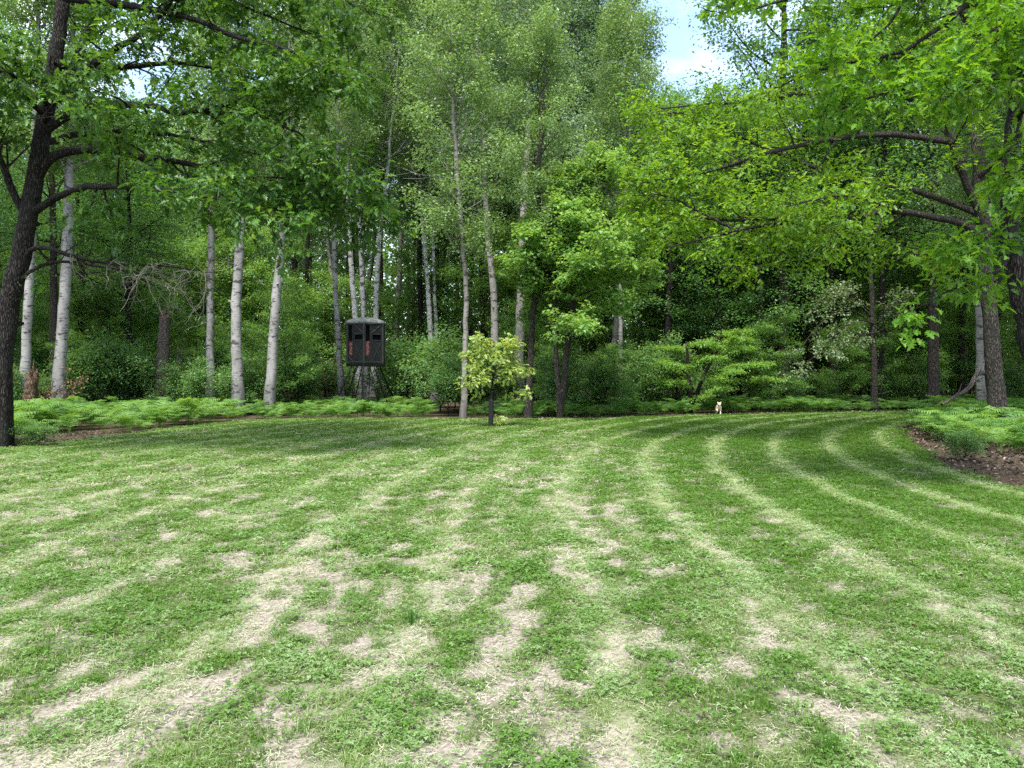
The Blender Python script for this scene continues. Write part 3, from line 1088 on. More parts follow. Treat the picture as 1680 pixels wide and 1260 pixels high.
def oaks():
    rng = np.random.default_rng(11)
    # ---- big oak at the left rim of the clearing
    Y = 17.0
    tp = pxl([(-14, 742, Y), (-6, 690, Y), (2, 600, Y), (14, 510, Y), (36, 420, Y), (50, 345, Y), (62, 280, Y), (76, 200, Y + .1),
              (92, 120, Y + .3), (108, 0, Y + .5), (125, -150, Y + .8), (140, -320, Y + 1)])
    tp[0][2] = -0.1
    base = np.array([tp[0][0], tp[0][1], 0])
    L = []

    def limb(pts, r, **k):
        L.append(dict(pts=pxl(pts), r=r, **k))
    limb([(92, 168, Y), (118, 128, Y), (150, 63, Y), (177, 0, Y - .2), (210, -100, Y - .6), (260, -220, Y - 1)], (.115, .03))
    limb([(100, 140, Y), (160, 106, Y - .3), (190, 90, Y - .6), (240, 60, Y - 1), (300, -10, Y - 1.6), (370, -90, Y - 2)], (.09, .02))
    limb([(78, 215, Y), (120, 187, Y), (157, 173, Y - .2), (207, 170, Y - .5), (250, 173, Y - .9), (290, 182, Y - 1.2), (333, 177, Y - 1.5),
          (383, 167, Y - 1.8), (430, 148, Y - 2), (500, 125, Y - 2.2)], (.10, .018), f0=.30)
    limb([(320, 180, Y - 1.4), (390, 192, Y - 1.7), (450, 205, Y - 2.1), (515, 235, Y - 2.4), (555, 280, Y - 2.6)], (.045, .012))
    limb([(66, 288, Y), (87, 260, Y), (133, 247, Y + .2), (187, 245, Y + .2), (233, 253, Y), (280, 262, Y - .3), (340, 272, Y - .6),
          (420, 300, Y - 1), (500, 330, Y - 1.4)], (.10, .018), f0=.28)
    limb([(55, 350, Y), (72, 338, Y - .2), (100, 322, Y - .5), (150, 305, Y - 1), (220, 305, Y - 1.8), (300, 315, Y - 2.4), (380, 330, Y - 2.9), (440, 350, Y - 3.2)],
         (.085, .015), f0=.30)
    limb([(300, 310, Y - 2.2), (390, 300, Y - 2.2), (480, 300, Y - 2.0), (560, 320, Y - 1.8), (600, 345, Y - 1.6)], (.035, .010), f0=.15)
    limb([(44, 352, Y), (20, 310, Y - .2), (5, 270, Y - .4), (-25, 190, Y - .8), (-60, 120, Y - 1)], (.09, .02))
    limb([(80, 200, Y), (55, 175, Y - .8), (40, 150, Y - 1.6), (20, 130, Y - 2.4), (-20, 120, Y - 3), (-70, 130, Y - 3.4)], (.07, .015), f0=.35)
    limb([(84, 180, Y), (70, 150, Y - .8), (85, 140, Y - 1.6), (110, 150, Y - 2.4), (135, 165, Y - 3)], (.05, .012), f0=.4, leafy=.8)
    limb([(110, 0, Y), (200, 10, Y - .5), (287, 27, Y - 1), (333, 40, Y - 1.3), (400, 67, Y - 1.7), (500, 93, Y - 2.2), (565, 130, Y - 2.6)], (.085, .015), f0=.25)
    limb([(112, -30, Y), (220, -50, Y + .3), (330, -20, Y + .6), (430, 20, Y + .8), (520, 60, Y + 1)], (.08, .015))
    limb([(112, -60, Y), (250, -130, Y - .6), (390, -100, Y - 1.2), (500, -40, Y - 1.8), (580, 20, Y - 2.2)], (.08, .015))
    limb([(70, 240, Y), (120, 225, Y + .8), (200, 215, Y + 1.6), (300, 225, Y + 2.3), (400, 250, Y + 3), (470, 270, Y + 3.3)], (.08, .015))
    limb([(95, 110, Y), (180, 120, Y + 1), (290, 110, Y + 2), (400, 130, Y + 3), (500, 180, Y + 3.6)], (.08, .015))
    limb([(118, -90, Y), (60, -140, Y - 1), (-30, -150, Y - 2), (-120, -120, Y - 3)], (.08, .015))
    limb([(122, -130, Y), (180, -220, Y + 1), (300, -300, Y + 1.5), (420, -320, Y + 1)], (.08, .015))
    limb([(130, -200, Y), (220, -330, Y - 1), (360, -380, Y - 2), (480, -340, Y - 2.5)], (.08, .015))
    # low dead limbs, nearly bare
    limb([(40, 432, Y), (55, 408, Y - .2), (85, 408, Y - .4), (130, 421, Y - .7), (190, 430, Y - 1), (250, 431, Y - 1.2), (300, 436, Y - 1.4), (345, 440, Y - 1.5)],
         (.055, .008), leafy=.8, drop=.97, ls=1.2)
    limb([(28, 468, Y), (48, 448, Y - .1), (75, 436, Y), (115, 430, Y + .2), (170, 440, Y + .3), (240, 452, Y + .4), (290, 468, Y + .4)], (.045, .007),
         leafy=.8, drop=.98, ls=1.1)
    def clear0(p):            # the main stem stays in view between its boughs
        px, py = 840 + F * p[0] / p[1], HZ - F * (p[2] - EYE) / p[1]
        c = np.interp(py, [0, 120, 200, 280, 345], [108, 92, 76, 62, 50])
        return p[1] < Y + .3 and abs(px - c) < 21 and py < 345 and not 125 < py < 178

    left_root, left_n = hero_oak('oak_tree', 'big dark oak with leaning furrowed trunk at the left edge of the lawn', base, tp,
                               [.29, .24, .215, .20, .185, .17, .155, .14, .12, .10, .085, .05], L, rng, 'oak', M['oak_deep'], M['oak_bark'],
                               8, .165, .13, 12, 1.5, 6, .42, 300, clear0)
    r3 = np.random.default_rng(17)
    a = Acc()
    for px, py, dy, n in ((120, 421, -.7, 5), (190, 430, -1, 7), (250, 436, -1.2, 8), (300, 440, -1.4, 8), (335, 440, -1.5, 6), (230, 452, .4, 5), (280, 466, .4, 5)):
        p = at(px, py, Y + dy)
        for _ in range(n):
            d = nrm(np.array([r3.normal(.25, .7), r3.normal(0, .6), r3.normal(-.45, .45)]))
            ln = r3.uniform(.4, 1.5)
            w = wander(r3, p + r3.normal(0, .05, 3), d, ln, 8, .22, -.25)
            tube(a, w, np.linspace(.010, .003, 8), 4, None, 0, cap=False)
            for q in range(3):
                i = int(r3.integers(2, 7))
                w2 = wander(r3, w[i], nrm(r3.normal(0, 1, 3) + np.array([0, 0, -.3])), ln * r3.uniform(.25, .5), 6, .25, -.2)
                tube(a, w2, np.linspace(.006, .002, 6), 3, None, 0, cap=False)
    obj('dead_twigs', a.mesh('dead_twigs', True, left_root.location), plain_mat('dead_twig', (.21, .19, .165), .85, .15, .3, 8), left_root)

    # ---- straight forked oak in the fern bank at the right
    Y = 20.5
    tp = pxl([(1644, 714, Y), (1640, 690, Y), (1630, 600, Y), (1622, 500, Y), (1614, 420, Y), (1612, 375, Y), (1607, 320, Y), (1600, 250, Y + .2),
              (1592, 170, Y + .4), (1582, 60, Y + .6), (1572, -80, Y + .8)])
    tp[0][2] = -0.1
    base = np.array([tp[0][0], tp[0][1], 0])
    L = []
    limb([(1612, 385, Y), (1596, 340, Y - .2), (1578, 295, Y - .3), (1558, 232, Y - .4), (1542, 160, Y - .5), (1525, 80, Y - .6), (1500, -20, Y - .8)], (.11, .035), n_=1)
    limb([(1608, 392, Y), (1588, 371, Y - .2), (1540, 357, Y - .4), (1500, 350, Y - .6), (1453, 347, Y - .9), (1397, 356, Y - 1.2), (1340, 360, Y - 1.5), (1287, 361, Y - 1.8),
          (1230, 370, Y - 2.1), (1157, 387, Y - 2.4), (1100, 400, Y - 2.6)], (.095, .016), f0=.22)
    limb([(1300, 361, Y - 1.7), (1230, 364, Y - 1.5), (1170, 360, Y - 1.2), (1110, 352, Y - 1), (1050, 350, Y - .8)], (.05, .012))
    limb([(1600, 350, Y), (1560, 334, Y + .3), (1500, 313, Y + .5), (1440, 302, Y + .7), (1390, 292, Y + .9), (1320, 268, Y + 1.1), (1240, 238, Y + 1.2),
          (1180, 205, Y + 1.3), (1120, 185, Y + 1.3), (1060, 190, Y + 1.2)], (.085, .016))
    limb([(1560, 235, Y - .4), (1500, 225, Y - .7), (1420, 222, Y - 1), (1330, 235, Y - 1.3), (1230, 262, Y - 1.6), (1130, 290, Y - 1.9), (1060, 300, Y - 2)], (.09, .015))
    limb([(1548, 190, Y - .4), (1490, 160, Y - .1), (1410, 145, Y + .2), (1320, 150, Y + .4), (1230, 165, Y + .5), (1150, 170, Y + .6), (1085, 175, Y + .6)], (.085, .015))
    limb([(1532, 120, Y - .5), (1480, 95, Y - 1), (1410, 90, Y - 1.5), (1340, 110, Y - 2), (1270, 140, Y - 2.3)], (.075, .015))
    limb([(1400, 356, Y - 1.2), (1350, 376, Y - 1.6), (1300, 400, Y - 2), (1260, 430, Y - 2.3)], (.04, .010), f0=.1)
    limb([(1200, 375, Y - 2.2), (1150, 345, Y - 2.2), (1100, 320, Y - 2), (1040, 320, Y - 1.9)], (.035, .010), f0=.1)
    limb([(1470, 348, Y - .8), (1420, 330, Y - 1.8), (1360, 330, Y - 2.8), (1290, 350, Y - 3.4)], (.05, .012))
    limb([(1260, 250, Y + 1.1), (1200, 270, Y + .6), (1140, 240, Y + .3), (1080, 230, Y)], (.045, .012), f0=.1)
    limb([(1616, 375, Y), (1660, 340, Y + .3), (1720, 310, Y + .6), (1790, 300, Y + .8)], (.09, .015))
    limb([(1604, 290, Y), (1650, 250, Y - .5), (1710, 220, Y - 1), (1780, 210, Y - 1.4)], (.08, .015))
    limb([(1596, 200, Y + .3), (1530, 40, Y + 1.4), (1450, -20, Y + 2), (1380, -30, Y + 2.4)], (.08, .015))
    limb([(1588, 120, Y + .4), (1640, 40, Y + .3), (1700, -20, Y), (1780, -60, Y - .3)], (.08, .015))
    limb([(1580, 40, Y + .6), (1520, -80, Y), (1440, -140, Y - .6), (1370, -140, Y - 1)], (.07, .015))
    limb([(1615, 420, Y), (1570, 415, Y + 1), (1510, 420, Y + 1.8), (1440, 430, Y + 2.4)], (.045, .010), leafy=.6)

    def clear2(p):            # the open sky between the two crowns
        px, py = 840 + F * p[0] / p[1], HZ - F * (p[2] - EYE) / p[1]
        return py < 128 + max(0, (px - 1200)) * -0.35 and px < 1290 or (px < 1015)
    print('right oak', hero_oak('oak_tree', 'forked oak with a straight brown trunk rising from the fern bank', base, tp,
                                [.215, .20, .182, .170, .162, .158, .115, .10, .085, .065, .04], L, rng, 'oakmid', M['oak_bright'], M['grey_bark'],
                                7, .138, .14, 14, 1.7, 6, .45, 0, clear2)[1])

    # ---- nearer oak, mostly outside the frame at the right
    Y = 12.5
    tp = pxl([(1742, 790, Y), (1735, 740, Y), (1715, 650, Y), (1690, 560, Y), (1662, 440, Y), (1652, 340, Y), (1656, 240, Y), (1668, 130, Y), (1674, 30, Y),
              (1668, -150, Y), (1650, -400, Y)])
    tp[0][2] = -0.1
    base = np.array([tp[0][0], tp[0][1], 0])
    L = []
    limb([(1658, 420, Y), (1640, 440, Y - .5), (1605, 462, Y - 1.2), (1570, 480, Y - 1.8), (1535, 500, Y - 2.2), (1505, 520, Y - 2.4)], (.035, .008), f0=.25, leafy=.5, ls=.55)
    limb([(1656, 400, Y), (1630, 395, Y - .6), (1600, 400, Y - 1.3), (1560, 415, Y - 2)], (.035, .008), f0=.3, leafy=.45, ls=.6)
    limb([(1662, 180, Y), (1640, 112, Y - .6), (1600, 125, Y - 1), (1560, 140, Y - 1.5), (1500, 150, Y - 2), (1430, 165, Y - 2.3), (1360, 190, Y - 2.5)], (.055, .010), f0=.2, ls=.9)
    limb([(1672, 60, Y), (1660, 30, Y - .4), (1600, 15, Y - .8), (1550, 48, Y - 1.2), (1480, 85, Y - 1.7), (1400, 105, Y - 2.1), (1330, 125, Y - 2.4)], (.055, .010), f0=.2, ls=.9)
    limb([(1674, 20, Y), (1640, -20, Y - .5), (1560, -25, Y - 1), (1490, 5, Y - 1.4), (1460, 45, Y - 1.7), (1400, 82, Y - 2)], (.05, .010), f0=.2, ls=.9)
    limb([(1672, -20, Y), (1580, -70, Y - .3), (1460, -60, Y - .6), (1350, -20, Y - .9), (1260, 15, Y - 1.2), (1195, 30, Y - 1.4)], (.06, .010), f0=.2, ls=.9)
    limb([(1672, -60, Y), (1600, -130, Y - 1), (1480, -130, Y - 1.8), (1370, -70, Y - 2.4), (1290, -20, Y - 2.8)], (.06, .010), f0=.2)
    limb([(1668, 150, Y), (1690, 110, Y - .8), (1680, 70, Y - 1.7), (1650, 50, Y - 2.6), (1610, 60, Y - 3.2)], (.045, .010), f0=.3, ls=.7)
    limb([(1664, 200, Y), (1690, 150, Y - 1), (1675, 115, Y - 2), (1630, 110, Y - 2.9), (1590, 130, Y - 3.4)], (.045, .010), f0=.3, ls=.7)
    limb([(1656, 260, Y), (1690, 250, Y - 1), (1700, 270, Y - 2), (1670, 300, Y - 2.6)], (.035, .010), f0=.3, ls=.6, leafy=.6)
    limb([(1672, -100, Y), (1720, -180, Y - 1), (1760, -220, Y - 2), (1740, -220, Y - 3)], (.06, .010), f0=.2)
    limb([(1656, -280, Y), (1560, -300, Y), (1440, -280, Y + .5), (1330, -220, Y + 1)], (.06, .010), f0=.2)

    def clear1(p):
        px, py = 840 + F * p[0] / p[1], HZ - F * (p[2] - EYE) / p[1]
        return px < 1150 or (px < 1225 and py > 55) or (px < 1310 and py > 85 + (px - 1225) * .5) or (py > 330 and px < 1470) or (1500 < px < 1600 and 250 < py < 370)
    print('near oak', hero_oak('oak_tree', 'near oak leaning in from the right edge with large bright lobed leaves', base, tp,
                               [.21, .18, .155, .14, .13, .115, .10, .09, .08, .065, .04], L, rng, 'oak', M['oak_near'], M['oak_bark'],
                               7, .14, .12, 10, 1.2, 5, .38, 300, clear1)[1])


# ------------------------------------------------------------------ crown families shared by the woods
def crown_family(seed, h0, h1, rad, n_limb, mat_kind, size, per, shape='round', elev=(10, 55), n_side=7, n_twig=4, l_side=None,
                 l_twig=.45, sig=.22, flat=1.0, hang=.25, lift=.25, r_limb=.05, twig_wood=False, flat_sides=.25, wide=.75, lean=0.0):
    """crown about the local z axis: mesh of leaves and mesh of limbs"""
    rng = np.random.default_rng(seed)
    wood, tips = Acc(), []
    for i in range(n_limb):
        f = (i + rng.random()) / n_limb
        z = h0 + (h1 - h0) * f
        if shape == 'round':
            pr = 0.35 + 0.65 * math.sin(math.pi * min(1, 0.18 + 0.74 * f))
        elif shape == 'tall':
            pr = (0.45 + 0.55 * min(1, f * 3)) * (1 - 0.72 * f ** 1.7)
        elif shape == 'tier':
            pr = 1 - 0.55 * f
        else:
            pr = 1.0
        az = i * 2.3999 + rng.normal(0, .3)
        el = R(rng.uniform(*elev)) + (0.55 * f if shape != 'tier' else 0.1 * f)
        ln = rad * pr * (rng.uniform(0.45, 1.6) if rad < 1.2 else rng.uniform(0.7, 1.2))
        d = np.array([math.cos(az) * math.cos(el), math.sin(az) * math.cos(el), math.sin(el)])
        p = wander(rng, (lean * (z - h0), 0, z), d, ln, 9, .10, lift)
        dress(rng, p, r_limb * (1.1 - .6 * f), .008, wood, tips, n_side, l_side or rad * .42, n_twig, l_twig, .25, lift * .5,
              flat_sides, twig_wood, (30, 70), 5)
    lv = foliate(rng, tips, per, sig, mat_kind, size, wide, flat, hang)
    return leaf_acc(rng, lv).mesh('crown', True), wood.mesh('branches', True)


FAM = {}


def families():
    for k in range(3):
        FAM['aspen', k] = crown_family(300 + k, 11, 27.5, 3.6, 34, 'kite', .15, 11, 'tall', (5, 45), 7, 4, sig=.30, flat=.5, hang=.45, r_limb=.06)
    for k in range(3):
        FAM['forest', k] = crown_family(320 + k, 6.0, 20, 4.2, 34, 'kite', .15, 8, 'round', (-5, 40), 7, 4, sig=.30, r_limb=.06)
    for k in range(2):
        FAM['birch', k] = crown_family(340 + k, 8.5, 19, 2.9, 28, 'kite', .12, 12, 'tall', (5, 50), 6, 4, sig=.24, flat=.4, hang=.6, r_limb=.04)
    for k in range(3):
        FAM['under', k] = crown_family(360 + k, 1.0, 6.4, 2.4, 22, 'kite', .115, 8, 'round', (-8, 22), 7, 4, sig=.15, flat=1.6, hang=.2, lift=.08,
                                       r_limb=.018, flat_sides=.07)
    for k in range(3):
        FAM['shrub', k] = crown_family(380 + k, .10, 1.5, 1.1, 15, 'kite', .095, 6, 'round', (5, 65), 5, 4, l_side=.7, sig=.13, r_limb=.012, l_twig=.32, flat=1.3, lift=.05)


def generic_tree(name, label, cat, fam, k, x, y, mat, bark, rng, group=None, scale=1.0, trunk_h=None, trunk_r=.16, zs=None, cache={}):
    h0 = {'aspen': (27, .17), 'forest': (19, .18), 'birch': (18.5, .13), 'under': (6.0, .035), 'shrub': (1.5, .02)}[fam]
    root = thing(name, label, cat, (x, y, -0.05), group, rng.random() * 6.283)
    zs = zs or scale
    root.scale = (scale, scale, zs)
    key = (fam, k, bark.name)
    if key not in cache:
        r2 = np.random.default_rng(900 + k)
        H, rr = h0
        pts = [(0, 0, 0)]
        for q in range(1, 7):
            pts.append((r2.normal(0, .01 * H * q / 6), r2.normal(0, .01 * H * q / 6), H * q / 6))
        me, _, _ = trunk_mesh(pts, [rr * 1.1, rr, rr * .93, rr * .82, rr * .65, rr * .42, rr * .1], r2, 9, 22, .04, .5)
        me.materials.append(bark)
        cache[key] = me
    obj('trunk', cache[key], None, root)
    cm, wm = FAM[fam, k]
    ck = (fam, k, mat.name)
    if ck not in cache:
        c2 = cm if not cm.materials else cm.copy()
        if c2.materials:
            c2.materials.clear()
        c2.materials.append(mat)
        w2 = wm if not wm.materials else wm.copy()
        if w2.materials:
            w2.materials.clear()
        w2.materials.append(bark)
        cache[ck] = (c2, w2)
    c2, w2 = cache[ck]
    obj('branches', w2, None, root)
    tag(obj('crown', c2, None, root), kind='stuff')
    return root


def white_tree(label, path, r, rng, bark='birch', fam=('birch', 0), crown_mat='birch_leaf', top=19.0, name='birch_tree', knots=4, group=None, crown=True, cs=1.0, cz=0.0):
    """pale trunk along a measured path (px, py, Y), crown on top"""
    P = pxl(path)
    P[0][2] = -0.05
    r = r * .86
    d = nrm(P[-1] - P[-2])
    d = nrm(d * np.array([.7, .7, 1]))
    end = P[-1]
    while end[2] < top * cs:
        end = end + d * 2.0 + np.append(rng.normal(0, .10, 2), 0)
        P = np.vstack([P, end])
    z = P[:, 2]
    rr = r * np.interp(z, [0, 1.0, 6, 12, top * cs], [1.15, 1.0, .86, .62, .18])
    base = np.array([P[0][0], P[0][1], 0])
    root = thing(name, label, 'tree', tuple(base), group)
    me, _, _ = trunk_mesh(P, list(rr), rng, 14, 46, .03, .35, base, knots)
    obj('trunk', me, M[bark], root)
    if crown:
        cm, wm = FAM[fam]
        mid = np.array([np.interp(top * .6, z, P[:, i]) for i in range(2)]) - base[:2]
        for nm, src, mt in (('branches', wm, M[bark]), ('crown', cm, M[crown_mat])):
            me = src.copy()
            me.materials.clear()
            me.materials.append(mt)
            o = obj(nm, me, None, root, (mid[0], mid[1], cz))
            o.rotation_euler = (0, 0, rng.random() * 6.28)
            o.scale = (cs, cs, cs)
            if nm == 'crown':
                tag(o, kind='stuff')
    return root


def pale_trunks():
    rng = np.random.default_rng(21)
    W = white_tree
    W('pale birch leaning behind the torn stump beside the dark oak', [(36, 680, 28), (42, 600, 28), (48, 480, 28), (54, 380, 28), (60, 200, 28)], .19, rng)
    W('white birch with black scars standing just right of the dark oak', [(94, 672, 29), (98, 600, 29), (106, 500, 29), (112, 400, 29), (116, 260, 29), (118, 120, 29)], .25, rng, knots=8)
    W('thin white birch left of the pair with stout straight trunks', [(344, 665, 34), (345, 600, 34), (346, 480, 34), (348, 370, 34), (350, 200, 34)], .20, rng, fam=('birch', 1))
    W('stout white birch with dark chevron scars left of the leaning one', [(391, 665, 31), (389, 600, 31), (388, 500, 31), (393, 420, 31), (399, 300, 31), (402, 180, 31)], .25, rng, knots=8)
    W('stout white birch leaning right between the scarred birch and the hunting blind', [(441, 668, 31), (446, 600, 31), (453, 500, 31), (463, 390, 31), (472, 260, 31), (480, 120, 31)], .23, rng, fam=('birch', 1), knots=8)
    W('slim pale birch touching the left side of the hunting blind', [(561, 668, 37), (557, 580, 37), (551, 480, 37), (549, 380, 37), (553, 280, 37), (557, 150, 37)], .165, rng, cz=3)
    g = 'birch clump behind the hunting blind'
    W('left stem of the birch clump rising behind the blind roof', [(590, 660, 42), (586, 560, 42), (577, 440, 42), (572, 340, 42), (573, 220, 42)], .21, rng, 'birch_lit', fam=('birch', 1), group=g, cz=4)
    W('middle stem of the birch clump rising behind the blind roof', [(601, 660, 42.6), (597, 540, 42.6), (594, 440, 42.6), (590, 370, 42.6), (582, 210, 42.6)], .20, rng, 'birch_lit', group=g, cz=4)
    W('right stem of the birch clump rising behind the blind roof', [(612, 660, 42), (616, 540, 42), (620, 440, 42), (625, 370, 42), (637, 280, 42)], .20, rng, 'birch_lit', fam=('birch', 1), group=g, cz=4)
    W('left one of two tall grey aspens above the shrub right of the blind', [(712, 660, 46), (707, 550, 46), (700, 440, 46), (692, 320, 46), (685, 230, 46)], .22, rng, 'birch_lit', ('aspen', 0), 'aspen_leaf', 27, 'aspen_tree')
    W('right one of two tall grey aspens above the shrub right of the blind', [(717, 660, 47), (715, 550, 47), (712, 420, 47), (707, 300, 47), (704, 220, 47)], .17, rng, 'birch_lit', ('aspen', 1), 'aspen_leaf', 27, 'aspen_tree')
    W('slightly curved grey trunked tree with tall light crown just left of the staked sapling', [(760, 690, 28.6), (762, 620, 28.6), (764, 540, 28.6), (765, 480, 28.6), (761, 420, 28.6), (755, 350, 28.6), (746, 220, 28.6)], .118, rng,
      'lichen', ('birch', 0), 'birch_leaf', 14.0, 'birch_tree', 5, cs=.92, cz=-2.2)
    W('twin pale aspen trunk behind the sapling crown', [(813, 655, 39), (812, 560, 39), (810, 480, 39), (800, 380, 39), (795, 280, 39)], .25, rng, 'aspen', ('aspen', 2), 'aspen_leaf', 27, 'aspen_tree')
    W('stout whitish aspen between the sapling and the dark slim trunk', [(850, 668, 35), (852, 580, 35), (854, 500, 35), (858, 400, 35), (860, 300, 35)], .27, rng, 'aspen', ('aspen', 0), 'aspen_leaf', 27, 'aspen_tree')
    W('slim white birch behind the right side of the young maple', [(1017, 668, 38), (1018, 580, 38), (1018, 480, 38), (1022, 400, 38), (1027, 300, 38)], .13, rng, 'birch', ('birch', 1), 'birch_leaf', 19)
    W('short leaning pale trunk just left of the slim white birch', [(1000, 668, 42), (1005, 590, 42), (1012, 520, 42), (1017, 420, 42)], .20, rng, 'aspen', ('aspen', 1), 'aspen_leaf', 22, 'aspen_tree', cs=.8)
    W('pale grey trunk hidden behind the straight forked oak', [(1612, 680, 27), (1608, 600, 27), (1606, 500, 27), (1604, 400, 27)], .16, rng, 'lichen', ('birch', 1), 'birch_leaf', 15, cs=.8)
    W('dark slim trunk between the whitish aspen and the young maple', [(867, 688, 28.8), (869, 620, 28.8), (873, 540, 28.8), (879, 460, 28.8), (884, 380, 28.8)], .13, rng, 'grey_bark', ('birch', 1), 'birch_leaf', 15, 'forest_tree', 2, cs=.75)
    # tall aspens whose grey stems show against the sky
    tall = [(655, 52, .26, 'tall grey aspen with a bare dark stem before the sky gap'), (545, 50, .2, 'tall aspen rising behind the right end of the dark oak crown'),
            (780, 54, .2, 'tall aspen behind the rounded top of the light birch crown'), (882, 50, .26, 'tall forked aspen right of the light birch crown'),
            (905, 51, .22, 'tall slender aspen leaning right beside the forked one'), (940, 49, .22, 'tall aspen over the young maple'),
            (985, 51, .22, 'tall aspen at the left border of the open sky'), (720, 56, .2, 'tall aspen far behind the paired grey trunks'),
            (600, 56, .2, 'tall aspen far behind the hunting blind'), (840, 58, .2, 'tall aspen far behind the staked sapling'),]
    for i, (px, Y, r, lab) in enumerate(tall):
        j = rng.normal(0, 6, 5)
        W(lab, [(px + j[0] - 4, 655, Y), (px + j[1], 520, Y), (px + j[2], 380, Y), (px + j[3] + 3, 220, Y), (px + j[4] + 5, 60, Y)], r, rng, 'aspen', ('aspen', i % 3), 'aspen_leaf', 28, 'aspen_tree')


def special_trees():
    rng = np.random.default_rng(41)
    # ---- young maple in front of the wood, stem forked near the ground
    Y = 28.6
    base = np.array([*at(918, 690, Y)[:2], 0])
    root = thing('maple_tree', 'young light green maple with a forked stem at the far rim of the lawn', 'tree', tuple(base))
    st = [([(919, 692, Y), (918, 660, Y), (913, 600, Y), (912, 540, Y), (908, 470, Y), (905, 400, Y - .2)], .10),
          ([(919, 672, Y), (925, 630, Y), (931, 560, Y), (939, 500, Y), (951, 420, Y + .2), (962, 350, Y + .3), (970, 296, Y + .3)], .12)]
    tips, wood = [], Acc()
    for pts, r in st:
        P = pxl(pts)
        P[0][2] = max(-.05, P[0][2] if pts[0][1] < 690 else -.05)
        me, Pq, rr = trunk_mesh(P, [r * 1.1, r, r * .9, r * .8, r * .6, r * .3], rng, 12, 30, .03, .4 if pts[0][1] > 690 else 0, base)
        obj('trunk', me, M['grey_bark'], root)
        n = 15 if r < .11 else 32
        for i in range(n):
            f = (.46 if r < .11 else .40) + .57 * (i + rng.random()) / n
            p = Pq[int(f * (len(Pq) - 1))]
            az = i * 2.4 + rng.normal(0, .3)
            g = (f - .42) / .57
            el = R(rng.uniform(-4, 22)) + .6 * g
            ln = (2.5 - 1.55 * g ** 1.5) * rng.uniform(.75, 1.15) * (1.12 + .22 * math.cos(az))
            w = wander(rng, p, (math.cos(az) * math.cos(el), math.sin(az) * math.cos(el), math.sin(el)), ln, 9, .1, .12)
            dress(rng, w, .035, .006, wood, tips, 7, 1.0, 5, .34, .2, .08, .10, False, (30, 65), 5)
    lv = foliate(rng, tips, 10, .13, 'maple', .13, .95, 1.3, .35)
    obj('branches', wood.mesh('branches', True, base), M['grey_bark'], root)
    tag(obj('crown', leaf_acc(rng, lv).mesh('crown', True, base), M['maple'], root), kind='stuff')
    print('maple leaves', len(lv['P']))

    # ---- staked little oak on the lawn, stem wrapped black
    Y = 23.9
    base = np.array([*at(805, 700, Y)[:2], 0])
    root = thing('sapling', 'small yellow green oak sapling with a black wrapped stem alone on the lawn', 'tree', tuple(base))
    P = pxl([(805, 701, Y), (805.5, 680, Y), (806, 655, Y), (808, 625, Y), (810, 595, Y), (812, 572, Y)])
    P[0][2] = -.02
    me, Pq, _ = trunk_mesh(P, [.045, .042, .038, .03, .022, .008], rng, 10, 24, .03, .2, base)
    obj('trunk', me, M['oak_bark'], root)
    a = Acc()
    Pw = resample(P[:3], 14)
    tube(a, Pw, [.075 + .006 * (i % 2) for i in range(14)], 14, rng, .02)
    obj('trunk_guard', a.mesh('trunk_guard', True, base), plain_mat('black_guard', (.012, .012, .014), .6, .4), root)
    tips, wood = [], Acc()
    for i in range(19):
        f = .46 + .5 * (i + rng.random()) / 19
        p = Pq[int(f * 23)]
        az = i * 2.4 + rng.normal(0, .3)
        g = (f - .46) / .5
        ln = (1.15 - .45 * g) * rng.uniform(.6, 1.15)
        el = R(rng.uniform(-5, 25)) + .45 * g
        w = wander(rng, p, (math.cos(az) * math.cos(el), math.sin(az) * math.cos(el), math.sin(el)), ln, 8, .12, .1)
        dress(rng, w, .014, .004, wood, tips, 4, .34, 2, .16, .35, .08, .25, True, (30, 65), 5)
    lv = foliate(rng, tips, 3, .09, 'oakmid', .15, .70, .6, .3)
    k = np.array([rng.random() for _ in range(3)])
    sp = [(np.array([base[0] + .12 + rng.random() * .3, base[1] + rng.normal(0, .1), .08 + rng.random() * .28]), nrm(rng.normal(0, 1, 3))) for _ in range(16)]
    lv2 = foliate(rng, sp, 3, .04, 'oakmid', .13, .7, .8, .2)
    obj('branches', wood.mesh('branches', True, base), M['oak_bark'], root)
    mask = singled_leaves(lv, root, M['sapling_leaf'], 'oakmid', 300)
    tag(obj('crown', leaf_acc(rng, lv, mask).mesh('crown', True, base), M['sapling_leaf'], root), kind='stuff')
    tag(obj('basal_shoots', leaf_acc(rng, lv2).mesh('basal_shoots', True, base), M['sapling_leaf'], root), kind='stuff')
    print('sapling leaves', len(lv['P']))

    # ---- tiered dogwood behind the dog
    Y = 34.0
    base = np.array([*at(1132, 676, Y)[:2], 0])
    root = thing('dogwood_tree', 'low spreading dogwood with flat green tiers behind the running dog', 'tree', tuple(base))
    for pts, r in (([(1132, 678, Y), (1131, 640, Y), (1128, 600, Y), (1126, 560, Y)], .11), ([(1134, 672, Y), (1143, 645, Y), (1156, 615, Y), (1172, 580, Y), (1185, 540, Y)], .09)):
        P = pxl(pts)
        if pts[0][1] > 676:
            P[0][2] = -.05
        me, _, _ = trunk_mesh(P, [r, r * .9, r * .7, r * .4], rng, 10, 20, .04, .3 if pts[0][1] > 676 else 0, base)
        obj('trunk', me, M['dark_bark'], root)
    tips, wood = [], Acc()
